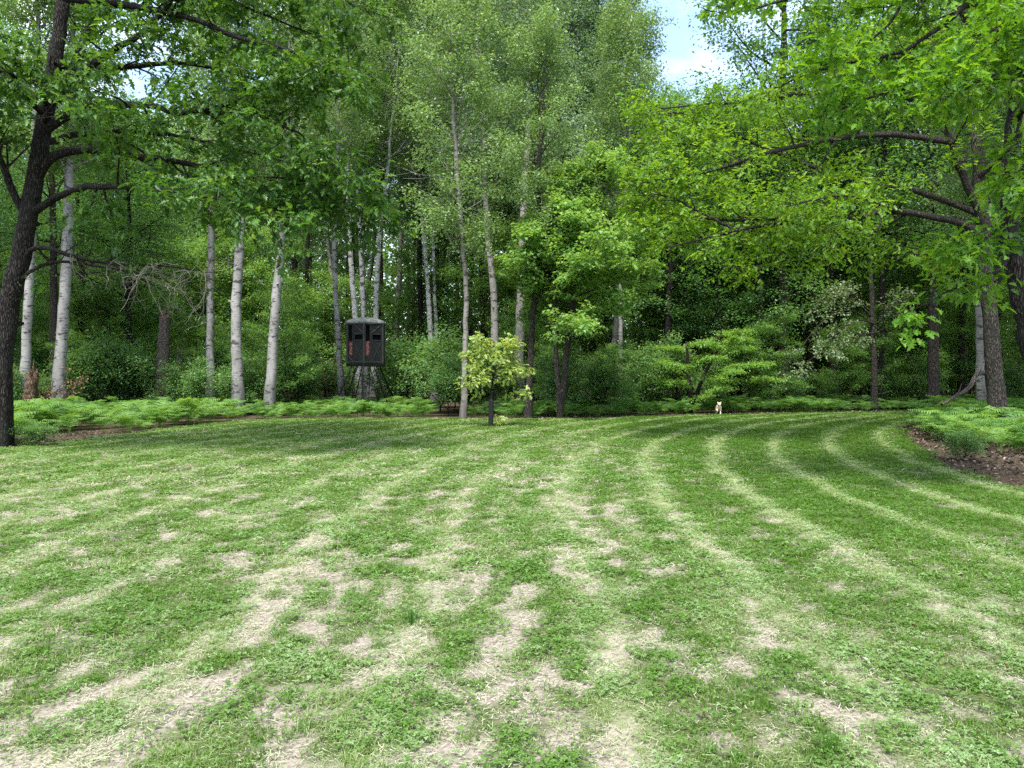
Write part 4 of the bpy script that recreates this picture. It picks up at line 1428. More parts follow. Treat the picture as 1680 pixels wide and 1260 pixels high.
    for (x0, x1, y0, dy) in ((1128, 1085, 600, -1.5), (1128, 1165, 590, -2), (1130, 1100, 630, -1), (1175, 1215, 560, -1), (1180, 1150, 566, -1.5), (1160, 1240, 603, -2),
                             (1150, 1270, 625, -1.5), (1160, 1200, 612, -3), (1140, 1180, 640, -2.5), (1170, 1260, 600, .5), (1170, 1225, 575, 1), (1130, 1095, 610, 1),
                             (1150, 1095, 575, 1.5), (1165, 1215, 548, 1)):
        p0, p1 = at(x0, y0 + 14, Y), at(x1, y0 - 3, Y + dy)
        w = resample([p0, (p0 * .45 + p1 * .55) + np.array([0, 0, .18]), p1], 10)
        tl = []
        dress(rng, w, .03, .006, wood, tl, 10, .8, 5, .28, .12, .0, .015, False, (30, 70), 5)
        for q, d in tl:
            f = np.clip((q[0] - p0[0]) / (p1[0] - p0[0] + 1e-6), 0, 1)
            zl = p0[2] + (p1[2] - p0[2]) * f + .18 * math.sin(math.pi * f)
            tips.append((np.array([q[0], q[1], zl + (q[2] - zl) * .22]), d))
    lv = foliate(rng, tips, 8, .09, 'kite', .115, .65, 2.6, .30)
    lv['P'][:, 2] = lv['P'][:, 2] * 1.0
    obj('branches', wood.mesh('branches', True, base), M['dark_bark'], root)
    tag(obj('crown', leaf_acc(rng, lv).mesh('crown', True, base), M['dogwood_leaf'], root), kind='stuff')

    # ---- pale flowering small tree arching over the lawn at the right
    Y = 34.6
    base = np.array([*at(1436, 674, Y)[:2], 0])
    root = thing('small_tree', 'small tree with pale whitish leaves arching left before the dark woods', 'tree', tuple(base))
    P = pxl([(1436, 674, Y), (1435, 640, Y), (1434, 590, Y), (1431, 545, Y), (1430, 500, Y), (1428, 440, Y), (1426, 380, Y)])
    P[0][2] = -.05
    me, Pq, _ = trunk_mesh(P, [.15, .13, .12, .11, .10, .08, .03], rng, 10, 26, .04, .3, base)
    obj('trunk', me, M['grey_bark'], root)
    tips, wood = [], Acc()
    for pts in ([(1440, 540, Y), (1400, 510, Y - .5), (1360, 520, Y - 1), (1325, 555, Y - 1.3), (1300, 600, Y - 1.5), (1285, 625, Y - 1.6)],
                [(1436, 532, Y), (1410, 525, Y - .8), (1380, 540, Y - 1.4), (1350, 570, Y - 1.8), (1320, 600, Y - 2)],
                [(1430, 520, Y), (1400, 492, Y), (1365, 490, Y + .2), (1335, 505, Y + .4)],
                [(1440, 530, Y), (1460, 505, Y - .3), (1480, 490, Y - .5)],
                [(1440, 545, Y), (1410, 550, Y - 1), (1385, 560, Y - 1.8), (1370, 575, Y - 2.3)],
                [(1420, 505, Y - .3), (1395, 480, Y - .8), (1370, 478, Y - 1.2)]):
        w = resample(pxl(pts), 14)
        dress(rng, w, .04, .006, wood, tips, 10, .8, 4, .30, .2, .02, .2, True, (25, 65), 5)
    lv = foliate(rng, tips, 4, .11, 'oval', .11, .85, .7, .15)
    obj('branches', wood.mesh('branches', True, base), M['grey_bark'], root)
    tag(obj('crown', leaf_acc(rng, lv).mesh('crown', True, base), M['pale_leaf'], root), kind='stuff')

    # ---- snags
    for lab, px, yb, yt, w, Y, mt in (('tall grey broken snag with a splintered top left of the white birches', 266, 668, 520, .25, 33, 'dead_wood'),
                                      ('short torn brown stump in front of the pale leaning birch', 48, 694, 618, .22, 26.2, 'torn_wood'),
                                      ('low rotten snag in the shade right of the splintered one', 291, 668, 575, .19, 37, 'dead_wood')):
        base = np.array([*at(px, yb, Y)[:2], 0])
        root = thing('dead_tree', lab, 'snag', tuple(base))
        b, t = at(px - 3, yb, Y), at(px + 5, yt, Y)
        b[2] = -.05
        a = Acc()
        me, Pq, _ = trunk_mesh([b, b * .5 + t * .5, t], [w * 1.15, w, w * .8], rng, 14, 26, .05, .3, base, 0)
        obj('trunk', me, M[mt], root)
        for i in range(9):
            th = i * .7 + rng.random() * .4
            q = t + np.array([math.cos(th), math.sin(th), 0]) * w * .55 + np.array([0, 0, -.08])
            h = (0.75 if i == 2 else rng.uniform(.12, .42)) * (w / .25)
            tube(a, [q, q + np.array([rng.normal(0, .03), rng.normal(0, .03), h * .6]), q + np.array([rng.normal(0, .06), rng.normal(0, .06), h])],
                 [w * .28, w * .2, .01], 5, rng, .1)
        obj('splinters', a.mesh('splinters', False, base), M['torn_wood'], root)

    # ---- fallen pale limb leaning on the fern bank
    base = at(1560, 662, 23)
    a = Acc()
    P = resample(pxl([(1545, 664, 22), (1568, 650, 22.6), (1590, 636, 23.2), (1600, 618, 23.6), (1607, 612, 24), (1616, 613, 24.2)]), 22)
    tube(a, P, np.linspace(.035, .075, 22), 9, rng, .1)
    for i in (5, 10, 15):
        tube(a, [P[i], P[i] + np.array([.1, -.1, .18]), P[i] + np.array([.12, -.2, .42])], [.03, .02, .008], 5)
    tag(obj('dead_branch', a.mesh('dead_branch', True, base), M['dead_wood'], None, tuple(base)), 'pale dead branch leaning out of the ferns beside the straight oak trunk', 'branch')

    # ---- withered brown shrub beside the blind, and dead leaves behind the stump
    for lab, px, py, Y, wd, ht in (('withered brown brush left of the hunting blind', 537, 668, 38.5, 1.0, 2.2), ('spray of withered tan leaves behind the torn stump', 72, 675, 28.4, .9, 1.9)):
        base = np.array([*at(px, py, Y)[:2], 0])
        tips, wood = [], Acc()
        for i in range(12):
            az = rng.random() * 6.28
            w = wander(rng, base, (math.cos(az) * .45, math.sin(az) * .45, 1), ht * rng.uniform(.6, 1.1), 8, .14, -.25)
            dress(rng, w, .012, .004, wood, tips, 5, .5, 3, .2, .4, -.05, .3, True)
        root = thing('withered_shrub', lab, 'shrub', tuple(base))
        obj('branches', wood.mesh('branches', True, base), M['dead_wood'], root)
        tips = [t for t in tips if rng.random() < .5]
        tag(obj('foliage', leaf_acc(rng, foliate(rng, tips, 2, .05, 'oval', .10, .5, .2, .9)).mesh('foliage', True, base), M['dead_leaf'], root), kind='stuff')


ZONES = [(130, 'behind the dark leaning oak'), (330, 'left of the thin white birch'), (480, 'behind the two stout white birches'), (700, 'behind the hunting blind'),
         (880, 'behind the staked sapling'), (1075, 'behind the young maple'), (1290, 'behind the tiered dogwood'), (1480, 'behind the pale arching tree'), (9999, 'behind the straight forked oak')]
_T = 'first second third fourth fifth sixth seventh eighth ninth'.split()
ORD = ['leftmost'] + [w + ' from the left' for w in ('second third fourth fifth sixth seventh eighth ninth tenth eleventh twelfth thirteenth fourteenth fifteenth sixteenth '
                                                     'seventeenth eighteenth nineteenth twentieth ' + ' '.join(['twenty-' + q for q in _T] + ['thirtieth'] + ['thirty-' + q for q in _T] + ['fortieth'] + ['forty-' + q for q in _T] + ['fiftieth'] + ['fifty-' + q for q in _T])).split()]
ALIKE = []


# places in ALIKE of plants that stand wholly hidden behind others: they are left out
HIDDEN = set([1, 3, 10, 12, 15, 17, 22, 27, 29, 32, 39, 52, 53, 57, 61, 62, 64, 72, 73, 78, 81, 85, 87, 94, 96, 97, 100, 105, 106, 118, 119, 122, 131, 142, 149, 177, 182, 188, 201, 210, 224, 227, 230, 232, 233, 234, 239, 242, 243, 246, 250, 253, 255, 257, 258, 260, 261, 268, 271, 277, 294, 301, 302, 303, 304, 307, 314, 315, 316, 318, 319, 323, 327, 330, 332, 336])


def name_alike():
    """give each of the alike plants a label of its own, by where it stands"""
    zones = {}
    for k, (o, what) in enumerate(ALIKE):
        px = 840 + F * o.location.x / o.location.y
        if px < 0 or px > 1680:
            o['label'] = what + (' beyond the dark leaning oak at the left rim of the clearing' if px < 0 else ' beyond the near oak at the right rim of the clearing')
            o['group'] = what + (' group beyond the dark oak' if px < 0 else ' group beyond the near oak')
            continue
        if k in HIDDEN:
            for c in list(o.children):
                bpy.data.objects.remove(c)
            bpy.data.objects.remove(o)
            continue
        zn = next(t for lim, t in ZONES if px < lim)
        if 'shrub' in what or 'fern' in what:
            zn = zn.replace('behind', 'by')
        zones.setdefault((what, zn), []).append((px, o))
    for (what, zn), l in zones.items():
        l.sort(key=lambda q: q[0])
        for i, (px, o) in enumerate(l):
            o['label'] = '%s %s, %s' % (what, zn, ORD[min(i, len(ORD) - 1)]) if len(l) > 1 else 'single %s %s' % (what, zn)


def woods():
    """every tree and shrub of the wood behind the clearing"""
    rng = np.random.default_rng(61)
    taken = []

    def ok(x, y, d):
        for a, b in taken:
            if (a - x) ** 2 + (b - y) ** 2 < d * d:
                return False
        taken.append((x, y))
        return True
    # high canopy trees with dark trunks
    n = 0
    tries = 0
    while n < 120 and tries < 9000:
        tries += 1
        Y = rng.uniform(37, 82)
        px = rng.uniform(-160, 1840)
        if 240 < px < 1060 and Y < 48.5:
            continue
        if 985 < px < 1430:
            hmax = 1.6 + (HZ - 175) / F * Y
        else:
            hmax = 99
        if 420 < px < 1050 and Y < 46:
            hmax = 14.0
        if px < 330 and Y < 46:
            hmax = 15.0
        x = gx(px, Y)
        if not ok(x, Y, 3.3 if Y < 55 else 3.9):
            continue
        s = rng.uniform(.8, 1.25)
        zs = s * rng.uniform(.95, 1.2)
        zs = min(zs, hmax / 21.5)
        asp = 430 < px < 1050 and Y > 44
        if asp:
            s, zs = s * .9, zs * .9
        if 120 < px < 470:
            zs = min(zs, (1.6 + (HZ - 190) / F * Y) / 21.5)
        t = generic_tree('forest_tree', 'slim dark trunked tree standing in the shade of the deep woods', 'tree', 'aspen' if asp else 'forest', int(rng.integers(0, 3)), x, Y,
                     M['aspen_leaf'] if asp else M['forest_leaf'], M['dark_bark'] if rng.random() < .75 else M['grey_bark'], rng, 'dark trunked trees of the deep woods', min(s, zs * 1.3), zs=zs)
        ALIKE.append((t, 'grey green tall tree' if asp else 'slim dark trunked tree'))
        n += 1
    print('forest trees', n)
    # trunks that stand out on the right, in the shade
    for lab, px, Y, s in (('thick dark trunk in the shade right of the tiered dogwood', 1284, 38, 1.25), 
                          ('dark trunk just left of the straight forked oak', 1530, 35, 1.15), ('dark trunk directly above the running dog', 1180, 40, 1.0),
                          ('narrow dark trunk left of the white birch beside the oak', 88, 33, .85), ('dark trunk behind the branch tips of the pale arching tree', 1366, 40, .9)):
        x = gx(px, Y)
        taken.append((x, Y))
        zs = s * 1.1
        if 1040 < px < 1250:
            zs = min(zs, (1.6 + (HZ - 170) / F * Y) / 21.5)
        generic_tree('forest_tree', lab, 'tree', 'forest', int(rng.integers(0, 3)), x, Y, M['forest_leaf'], M['grey_bark'], rng, None, s, zs=zs)
    # understory
    taken.clear()
    n = tries = 0
    avoid = [(gx(600, 36), 36.0, 3.2), (gx(918, 28.6), 28.6, 2.5), (gx(1132, 34), 34, 3), (gx(1390, 33), 33, 2.5), (gx(1640, 20.5), 20.5, 3), (gx(430, 31), 31, 1.6), (gx(600, 33), 33, 2.9), (gx(610, 38.5), 38.5, 2.3)]
    while n < 110 and tries < 9000:
        tries += 1
        Y = rng.uniform(34, 58) if rng.random() < .75 else rng.uniform(31.5, 36)
        px = rng.uniform(-60, 1740)
        x = gx(px, Y)
        l, r, f = fern_depth(np.array(x), np.array(Y))
        if Y < 36 and not (f > 3.0):
            continue
        if any((x - a) ** 2 + (Y - b) ** 2 < c * c for a, b, c in avoid) or not ok(x, Y, 1.8):
            continue
        s = rng.uniform(.6, 1.7) if Y > 43 else rng.uniform(.55, 1.2) if Y > 38 else rng.uniform(.45, .8)
        for a, b, yt in ((335, 358, 34.5), (255, 300, 37), (378, 402, 32), (545, 645, 43.5), (680, 725, 47.5), (752, 775, 29), (800, 868, 39.5), (995, 1030, 42)):
            wd = 2.4 * s / Y * F
            if Y < yt and px + wd > a and px - wd < b:
                s = min(s, .42)
        t = generic_tree('young_tree', 'young leafy tree with layered leaves under the tall woods', 'tree', 'under', int(rng.integers(0, 3)), x, Y,
                     M['under_leaf'], M['dark_bark'], rng, 'young trees under the tall woods', s)
        ALIKE.append((t, 'young leafy tree'))
        n += 1
    print('young trees', n)
    # left flank behind the dark oak
    for k in range(4):
        Y = rng.uniform(27, 33)
        x = gx(-60, Y) - rng.uniform(1.5, 6)
        t = generic_tree('forest_tree', 'slim dark trunked tree standing in the shade of the deep woods', 'tree', 'forest', k % 3, x, Y, M['forest_leaf'], M['dark_bark'], rng,
                     'dark trunked trees of the deep woods', rng.uniform(.8, 1.1))
        ALIKE.append((t, 'slim dark trunked tree'))
    for k in range(8):
        Y = rng.uniform(22, 34)
        x = gx(1700, Y) + rng.uniform(.5, 6)
        t = generic_tree('forest_tree', 'slim dark trunked tree standing in the shade of the deep woods', 'tree', 'forest', k % 3, x, Y, M['forest_leaf'], M['dark_bark'], rng,
                     'dark trunked trees of the deep woods', rng.uniform(.8, 1.1))
        ALIKE.append((t, 'slim dark trunked tree'))
    # shrubs: a few singled out, the rest alike
    named = [(722, 33.5, 1.45, 'broad green shrub right of the hunting blind'), (668, 38.5, 1.6, 'green shrub behind the right legs of the hunting blind'),
             (735, 31.0, .95, 'low shrub left of the slightly curved grey trunk'), (492, 35.5, .9, 'green shrub between the leaning birch and the blind'),
             (360, 35.5, 1.15, 'bright shrub at the foot of the thin white birch'), (420, 33, .8, 'low shrub between the two stout birches'), (180, 32, 1.25, 'green shrub right of the scarred white birch'),
             (230, 35, 1.2, 'green shrub left of the splintered snag'), (15, 27.5, .7, 'low shrub behind the dark oak trunk'), (1060, 35, 1.2, 'dark shrub left of the tiered dogwood')]
    for px, Y, s, lab in named:
        generic_tree('shrub', lab, 'shrub', 'shrub', int(rng.integers(0, 3)), gx(px, Y), Y, M['shrub'], M['dark_bark'], rng, None, s)
    n = tries = 0
    taken.clear()
    while n < 95 and tries < 5000:
        tries += 1
        px = rng.uniform(-20, 1700)
        Y = rng.uniform(31, 50)
        x = gx(px, Y)
        l, r, f = fern_depth(np.array(x), np.array(Y))
        if f < 2.2 or (1330 < px < 1560 and Y < 36) or any((x - a) ** 2 + (Y - b) ** 2 < (c if b > 32.5 and abs(a) < 8 and a < 0 else c * .6) ** 2 for a, b, c in avoid) or not ok(x, Y, 1.3):
            continue
        t = generic_tree('shrub', 'low leafy shrub growing under the trees of the woods', 'shrub', 'shrub', int(rng.integers(0, 3)), x, Y, M['shrub'], M['dark_bark'], rng,
                     'shrubs under the trees', rng.uniform(.6, 1.3))
        ALIKE.append((t, 'low leafy shrub'))
        n += 1
    # the mass of the wood far behind
    a = Acc()
    n = 160000
    P = np.stack([rng.uniform(-75, 75, n), rng.uniform(84, 108, n), np.abs(rng.normal(0, 1, n)) ** .8 * 14], -1)
    pxs = 840 + F * P[:, 0] / P[:, 1]
    lim = np.where((pxs > 1030) & (pxs < 1260), 1.6 + (HZ - 180) / F * P[:, 1], 30)
    P = P[P[:, 2] < lim]
    n = len(P)
    D, N = leaf_frames(rng, P, np.tile([0, -.3, .0], (n, 1)), .8, .3)
    L = rng.uniform(.35, .8, n)
    add_leaves(a, rng, P, D, N, L, L * .8, 'kite', rng.random(n))
    tag(obj('far_woods', a.mesh('far_woods', True), M['forest_leaf']), 'dense green mass of the woods far behind the clearing', kind='stuff')


# ================================================================== hunting blind
def blind():
    Y = 36.3
    c = np.array([*at(600.5, 671, Y)[:2], 0])
    root = thing('hunting_blind', 'dark grey hexagonal hunting blind on splayed black legs at the edge of the woods', 'hunting blind', tuple(c))
    root.scale = (1.08, 1.08, 1.0)
    shell = plain_mat('blind_shell', (.019, .020, .020), .65, .3, .3, 5)
    trim = plain_mat('blind_trim', (.042, .044, .043), .6, .3, .2, 8)
    blk = plain_mat('black_steel', (.010, .011, .012), .5, .4, .2, 8)
    roofm = plain_mat('blind_roof', (.22, .23, .225), .8, .2, .5, 5)
    inside = plain_mat('blind_inside', (.006, .006, .007), .9, .1, .1)
    cm, nt, out = newmat('red_camouflage_cloth')
    n1 = noise(nt, 16, 3, objvec(nt, (1, 1, 1)))
    rp = ramp(nt, [(.36, (.10, .01, .012)), (.46, (.20, .03, .034)), (.56, (.36, .22, .21)), (.66, (.20, .04, .04))], n1.outputs['Fac'])
    principled(nt, out, rp.outputs['Color'], .8, .2)
    Rr, z0, z1 = .86, 2.13, 3.98
    ang = [R(-90 + 5 + 60 * k) for k in range(6)]        # a corner looks at the viewer
    V = [np.array([math.cos(a) * Rr, math.sin(a) * Rr, 0]) for a in ang]

    def slab(acc, p, q, u0, u1, za, zb, off, th):
        """box lying on the wall from p to q, spanning u0..u1 along it"""
        d = nrm(q - p)
        nn = np.array([d[1], -d[0], 0])
        w = np.linalg.norm(q - p)
        m = p + d * w * (u0 + u1) / 2 + nn * (off + th / 2)
        box(acc, (m[0], m[1], (za + zb) / 2), (w * (u1 - u0), th, zb - za), math.atan2(d[1], d[0]))

    def diag(acc, p, q, ua, za, ub, zb, off, t=.018):
        d = nrm(q - p)
        nn = np.array([d[1], -d[0], 0])
        w = np.linalg.norm(q - p)
        tube(acc, [p + d * w * ua + nn * off + np.array([0, 0, za]), p + d * w * ub + nn * off + np.array([0, 0, zb])], t, 4)
    H = z1 - z0
    zz = lambda f: z0 + H * f
    for k in range(6):
        p, q = V[k], V[(k + 1) % 6]
        # wall split round a tall narrow window (u .08-.32) and a wide one (u .46-.90)
        a = Acc()
        slab(a, p, q, 0, .08, z0, z1, -.04, .04)
        slab(a, p, q, .32, .46, z0, z1, -.04, .04)
        slab(a, p, q, .92, 1, z0, z1, -.04, .04)
        slab(a, p, q, .08, .32, z0, zz(.20), -.04, .04)
        slab(a, p, q, .08, .32, zz(.95), z1, -.04, .04)
        slab(a, p, q, .46, .92, z0, zz(.58), -.04, .04)
        slab(a, p, q, .46, .92, zz(.72), z1, -.04, .04)
        obj('wall_panel', a.mesh('wall_panel', False), shell, root)
        a = Acc()
        slab(a, p, q, .44, .94, zz(.565), zz(.585), .002, .02)
        slab(a, p, q, .44, .94, zz(.72), zz(.74), .002, .02)
        slab(a, p, q, .06, .08, zz(.18), zz(.96), .002, .02)
        slab(a, p, q, .32, .34, zz(.18), zz(.96), .002, .02)
        slab(a, p, q, .0, 1, zz(.02), zz(.05), .004, .02)
        diag(a, p, q, .40, .02 * H + z0, .95, zz(.55), .012)
        diag(a, p, q, .95, .04 * H + z0, .40, zz(.53), .016)
        diag(a, p, q, .42, zz(.76), .94, zz(.97), .012)
        diag(a, p, q, .94, zz(.76), .42, zz(.97), .016)
        diag(a, p, q, .05, zz(.19), .34, zz(.05), .012)
        obj('wall_ribs', a.mesh('wall_ribs', False), trim, root)
        a = Acc()
        slab(a, p, q, .082, .318, zz(.20), zz(.55), -.075, .02)
        obj('window_curtain', a.mesh('window_curtain', False), cm, root)
        a = Acc()
        slab(a, p, q, .085, .315, zz(.20), zz(.95), -.11, .006)
        w = obj('window', a.mesh('window', False), inside, root)
        a = Acc()
        slab(a, p, q, .462, .918, zz(.58), zz(.72), -.11, .006)
        obj('window', a.mesh('window', False), inside, root)
        a = Acc()
        tube(a, [V[k] * 1.012 + np.array([0, 0, z0]), V[k] * 1.012 + np.array([0, 0, z1])], .045, 8)
        obj('corner_post', a.mesh('corner_post', False), trim, root)
    # roof: shallow crown with a thick rounded rim
    a = Acc()
    prof = [(.80, z1 - .03), (.97, z1 - .02), (1.0, z1 + .03), (.985, z1 + .09), (.90, z1 + .14), (.6, z1 + .23), (.25, z1 + .29), (.01, z1 + .31)]
    vs = []
    for r, z in prof:
        for k in range(24):
            t = k / 24 * 6
            i = int(t) % 6
            e = V[i] * (1 - (t - int(t))) + V[(i + 1) % 6] * (t - int(t))
            e = e * 1.10
            vs.append([e[0] * r, e[1] * r, z + (.012 if k % 4 == 0 else 0) + random.Random(k * 7 + int(z * 100)).uniform(-.01, .012)])
    qs = [[i * 24 + k, i * 24 + (k + 1) % 24, (i + 1) * 24 + (k + 1) % 24, (i + 1) * 24 + k] for i in range(len(prof) - 1) for k in range(24)]
    a.add(vs, None, qs)
    obj('roof', a.mesh('roof', False), roofm, root)
    # floor with a dark rim
    a = Acc()
    vs = [list(V[k] * s + np.array([0, 0, z])) for s, z in ((1.06, z0 - .13), (1.08, z0 - .02), (1.02, z0 - .002)) for k in range(6)]
    qs = [[i * 6 + k, i * 6 + (k + 1) % 6, (i + 1) * 6 + (k + 1) % 6, (i + 1) * 6 + k] for i in range(2) for k in range(6)]
    a.add(vs, None, qs)
    b0 = [list(V[k] * 1.06 + np.array([0, 0, z0 - .13])) for k in range(6)] + [[0, 0, z0 - .13]]
    a.add(b0, [[(k + 1) % 6, k, 6] for k in range(6)])
    b1 = [list(V[k] * 1.02 + np.array([0, 0, z0 - .002])) for k in range(6)] + [[0, 0, z0 - .002]]
    a.add(b1, [[k, (k + 1) % 6, 6] for k in range(6)])
    obj('floor_deck', a.mesh('floor_deck', False), blk, root)
    # legs: four splayed pairs
    tops, feet = [], []
    for sx in (-1, 1):
        for sy in (-1, 1):
            t = np.array([sx * .52, sy * .48, z0 - .12])
            f = np.array([sx * 1.22, sy * 1.12, -.05])
            tops.append(t), feet.append(f)
            a = Acc()
            tube(a, [t, f], .027, 8)
            obj('leg', a.mesh('leg', True), blk, root)
            t2 = t + np.array([-sx * .26, 0, 0])
            f2 = f + np.array([-sx * .42, 0, 0])
            a = Acc()
            tube(a, [t2, f2], .022, 8)
            obj('leg', a.mesh('leg', True), blk, root)
            a = Acc()
            for g in (.3, .62):
                tube(a, [t + (f - t) * g, t2 + (f2 - t2) * g], .014, 6)
            obj('leg_brace', a.mesh('leg_brace', True), blk, root)
    for (i, j) in ((0, 2), (1, 3), (0, 1), (2, 3)):
        a = Acc()
        A, B, C, D = tops[i], feet[i], tops[j], feet[j]
        tube(a, [A + (B - A) * .62, C + (D - C) * .62], .014, 6)
        tube(a, [A + (B - A) * .1, C + (D - C) * .6], .012, 6)
        tube(a, [C + (D - C) * .1 + np.array([0, .03, 0]), A + (B - A) * .6 + np.array([0, .03, 0])], .012, 6)
        obj('cross_brace', a.mesh('cross_brace', True), blk, root)
    # ladder
    lt, lf = np.array([-.12, -.95, z0 - .05]), np.array([-.16, -1.35, -.05])
    for s in (-.2, .2):
        a = Acc()
        tube(a, [lt + np.array([s, 0, 0]), lf + np.array([s, 0, 0])], .018, 6)
        obj('ladder_rail', a.mesh('ladder_rail', True), blk, root)
    for k in range(7):
        p = lt + (lf - lt) * (k + .5) / 7
        a = Acc()
        tube(a, [p + np.array([-.2, 0, 0]), p + np.array([.2, 0, 0])], .013, 6)
        obj('ladder_rung', a.mesh('ladder_rung', True), blk, root)


# ================================================================== dog
def dog():
    x, Y = gx(1179, 31.3), 31.3
    root_loc = (x, Y, 0.0)
    # skeleton in dog space: runs towards -y (the viewer), turned a little
    S = {'hip': (0, .30, .36), 'loin': (0, .14, .375), 'rib': (0, -.02, .36), 'chest': (0, -.16, .345), 'neck': (0, -.25, .43), 'head': (0, -.32, .505),
         'brow': (0, -.37, .50), 'muz': (0, -.44, .468), 'nose': (0, -.485, .462),
         'tail1': (.02, .38, .40), 'tail2': (.06, .42, .50), 'tail3': (.10, .36, .56)}
    R_ = {'hip': .085, 'loin': .085, 'rib': .112, 'chest': .112, 'neck': .085, 'head': .082, 'brow': .068, 'muz': .038, 'nose': .024, 'tail1': .035, 'tail2': .04, 'tail3': .018}
    E = [('hip', 'loin'), ('loin', 'rib'), ('rib', 'chest'), ('chest', 'neck'), ('neck', 'head'), ('head', 'brow'), ('brow', 'muz'), ('muz', 'nose'), ('hip', 'tail1'), ('tail1', 'tail2'), ('tail2', 'tail3')]

    def leg(n, root_, pts, rr):
        prev = root_
        for i, (p, r) in enumerate(zip(pts, rr)):
            S[n + str(i)] = p
            R_[n + str(i)] = r
            E.append((prev, n + str(i)))
            prev = n + str(i)
    # gallop: one fore leg reaching and planted, the other folded, hind legs gathered
    leg('fl', 'chest', [(.075, -.17, .27), (.075, -.13, .165), (.07, -.20, .07), (.07, -.215, .02), (.07, -.25, .018)], [.055, .036, .024, .025, .022])
    leg('fr', 'chest', [(-.075, -.17, .27), (-.08, -.22, .18), (-.075, -.16, .12), (-.07, -.11, .13), (-.07, -.09, .11)], [.055, .036, .024, .025, .02])
    leg('hl', 'hip', [(.075, .25, .27), (.085, .17, .20), (.085, .29, .12), (.085, .25, .03), (.085, .20, .02)], [.068, .048, .024, .024, .022])
    leg('hr', 'hip', [(-.075, .27, .27), (-.085, .21, .19), (-.085, .34, .13), (-.085, .31, .03), (-.085, .26, .02)], [.068, .048, .024, .024, .022])
    names = list(S)
    me = bpy.data.meshes.new('dog')
    me.from_pydata([S[n] for n in names], [(names.index(a), names.index(b)) for a, b in E], [])
    o = bpy.data.objects.new('dog', me)
    link(o)
    o.location = root_loc
    o.rotation_euler = (0, 0, R(-9))
    o.scale = (.86, .86, .86)
    md = o.modifiers.new('skin', 'SKIN')
    md.use_smooth_shade = True
    for i, n in enumerate(names):
        sv = me.skin_vertices[0].data[i]
        sv.radius = (R_[n], R_[n])
        sv.use_root = (n == 'hip')
    sb = o.modifiers.new('subdivision', 'SUBSURF')
    sb.levels = sb.render_levels = 2
    m, nt, out = newmat('dog_coat')
    tc = nt.nodes.new('ShaderNodeTexCoord')
    sp = nt.nodes.new('ShaderNodeSeparateXYZ')
    nt.links.new(tc.outputs['Object'], sp.inputs[0])
    n1 = noise(nt, 7, 4, tc.outputs['Object'])
    g = math_(nt, 'ADD', math_(nt, 'MULTIPLY', sp.outputs['Y'], 1.3), math_(nt, 'MULTIPLY', n1.outputs['Fac'], .7))
    rp = ramp(nt, [(.18, (.78, .66, .55)), (.42, (.66, .42, .26)), (.7, (.48, .27, .14))], g)
    n2 = noise(nt, 160, 2, tc.outputs['Object'])
    principled(nt, out, rp.outputs['Color'], .8, .2, n2.outputs['Fac'], .4, .01)
    me.materials.append(m)
    tag(o, 'small cream and tan dog running towards the viewer at the far rim of the lawn', 'dog')
    dark = plain_mat('dog_nose', (.012, .010, .010), .4, .5)
    ear = plain_mat('dog_ear', (.62, .44, .30), .8, .2)
    for s in (-1, 1):
        a = Acc()
        b = np.array([s * .055, -.315, .565])
        t = b + np.array([s * .025, -.005, .06])
        a.add([b + np.array([-.035 * s, 0, -.02]), b + np.array([.03 * s, .02, -.03]), b + np.array([.03 * s, -.022, -.03]), t, b + np.array([0, .028, -.01])],
              [[0, 2, 3], [2, 1, 3], [1, 4, 3], [4, 0, 3], [0, 1, 2], [0, 4, 1]])
        obj('ear', a.mesh('ear', False), ear, o)
        a = Acc()
        p = np.array([s * .032, -.425, .518])
        th = np.linspace(0, 2 * math.pi, 8, endpoint=False)
        tube(a, [p + np.array([0, .012, 0]), p, p + np.array([0, -.006, 0])], [.012, .011, .004], 8)
        obj('eye', a.mesh('eye'), dark, o)
    a = Acc()
    tube(a, [(0, -.485, .470), (0, -.503, .470), (0, -.511, .468)], [.018, .017, .006], 10)
    obj('nose', a.mesh('nose'), dark, o)
    a = Acc()
    tube(a, [(0, -.455, .442), (0, -.485, .436), (.004, -.50, .415)], [.014, .016, .008], 8)
    obj('tongue', a.mesh('tongue'), plain_mat('dog_tongue', (.55, .20, .20), .5, .4), o)


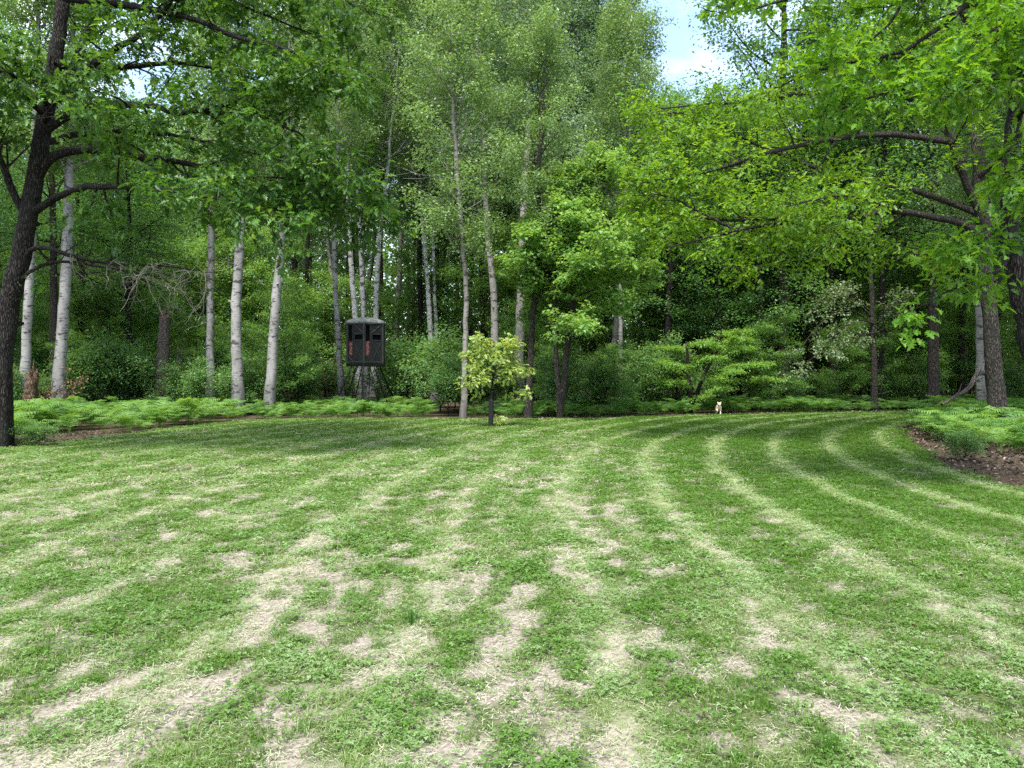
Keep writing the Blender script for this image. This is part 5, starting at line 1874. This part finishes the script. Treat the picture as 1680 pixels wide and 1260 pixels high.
# ================================================================== small things on the lawn
def small_things():
    rng = np.random.default_rng(91)

    def onlawn(px, py):
        Y = EYE * F / (py - HZ)
        x = gx(px, Y)
        return x, Y, float(lawn_z(np.array(x), np.array(Y)))
    # clumps that stand taller than the mown sward
    for lab, px, py, h, n, tn in (('small dark green clump of uncut grass left of the middle of the lawn', 676, 1022, .13, 46, .05),
                                  ('larger light clump of uncut grass near the bottom edge right of the middle', 1362, 1236, .12, 60, .5),
                                  ('low green clump of grass near the bottom edge at the right', 1495, 1208, .075, 46, .3)):
        x, y, z = onlawn(px, py)
        a = Acc()
        for _ in range(n):
            r, t = .05 * math.sqrt(rng.random()), rng.random() * 6.28
            hh = h * rng.uniform(.5, 1.2)
            blade(a, rng, (r * math.cos(t), r * math.sin(t), -.005), hh, .0045, hh * rng.uniform(.1, .7), t + rng.normal(0, .5), float(np.clip(tn + rng.normal(0, .12), 0, 1)))
        mt = bpy.data.materials.get('grass_clump') or leaf_mat('grass_clump', (.025, .085, .012), (.085, .20, .03), (.30, .36, .16), .35, 1.25)
        tag(obj('grass_clump', a.mesh('grass_clump', False), mt, None, (x, y, z)), lab, 'grass clump')
    # fallen leaves
    rust = plain_mat('rust_leaf', (.17, .060, .028), .7, .3, .3, 20)
    white = plain_mat('white_feather', (.42, .39, .40), .8, .3, .1, 20)
    for lab, px, py in (('curled orange fallen leaf near the bottom edge of the lawn', 1155, 1175), ('rust coloured fallen leaf lying at the right side of the lawn', 1654, 1104),
                        ('rust coloured fallen leaf in the middle right of the lawn', 1505, 1032)):
        x, y, z = onlawn(px, py)
        V, T = LEAF['oak']
        a = Acc()
        W = V * np.array([.032, .045, .10]) + np.array([0, -.025, .012])
        a.add(W, T)
        o = obj('fallen_leaf', a.mesh('fallen_leaf'), rust, None, (x, y, z + .015))
        o.rotation_euler = (rng.normal(0, .35), rng.normal(0, .35), rng.random() * 6.28)
        tag(o, lab, 'leaf')
    x, y, z = onlawn(1422, 1094)
    a = Acc()
    t = np.linspace(0, 1, 9)
    c = np.stack([.02 * np.sin(t * 2), -.07 + .14 * t, .02 + .03 * np.sin(t * 3.1)], -1)
    w = .022 * np.sin(np.pi * np.clip(t * .9 + .08, 0, 1))
    for i in range(8):
        for s in (-1, 1):
            a.add([c[i], c[i] + [s * w[i], .012, .006], c[i + 1] + [s * w[i + 1], .012, .006], c[i + 1]], None, [[0, 1, 2, 3]])
    tube(a, c, np.linspace(.002, .0008, 9), 4)
    o = obj('feather', a.mesh('feather'), white, None, (x, y, z + .012))
    o.rotation_euler = (.35, .1, .4)
    o.scale = (.5, .5, .5)
    tag(o, 'small white feather lying on the grass at the lower right', 'feather')
    # a green seedling in the litter at the right, dark clump in the litter at the left
    for lab, px, py, s in (('low green plant in the brown leaves at the foot of the fern bank', 1585, 752, .32), ('low dark green plant in the brown leaves right of the dark oak', 58, 732, .30)):
        Y = EYE * F / (py - HZ)
        generic_tree('low_plant', lab, 'plant', 'shrub', 1, gx(px, Y), Y, M['shrub'], M['dark_bark'], rng, None, s * 1.2, zs=s * .8)


# ================================================================== build
ground_sheet()
families()
pale_trunks()
special_trees()
oaks()
woods()
blind()
dog()
ferns()
litter()
grass()
small_things()
name_alike()
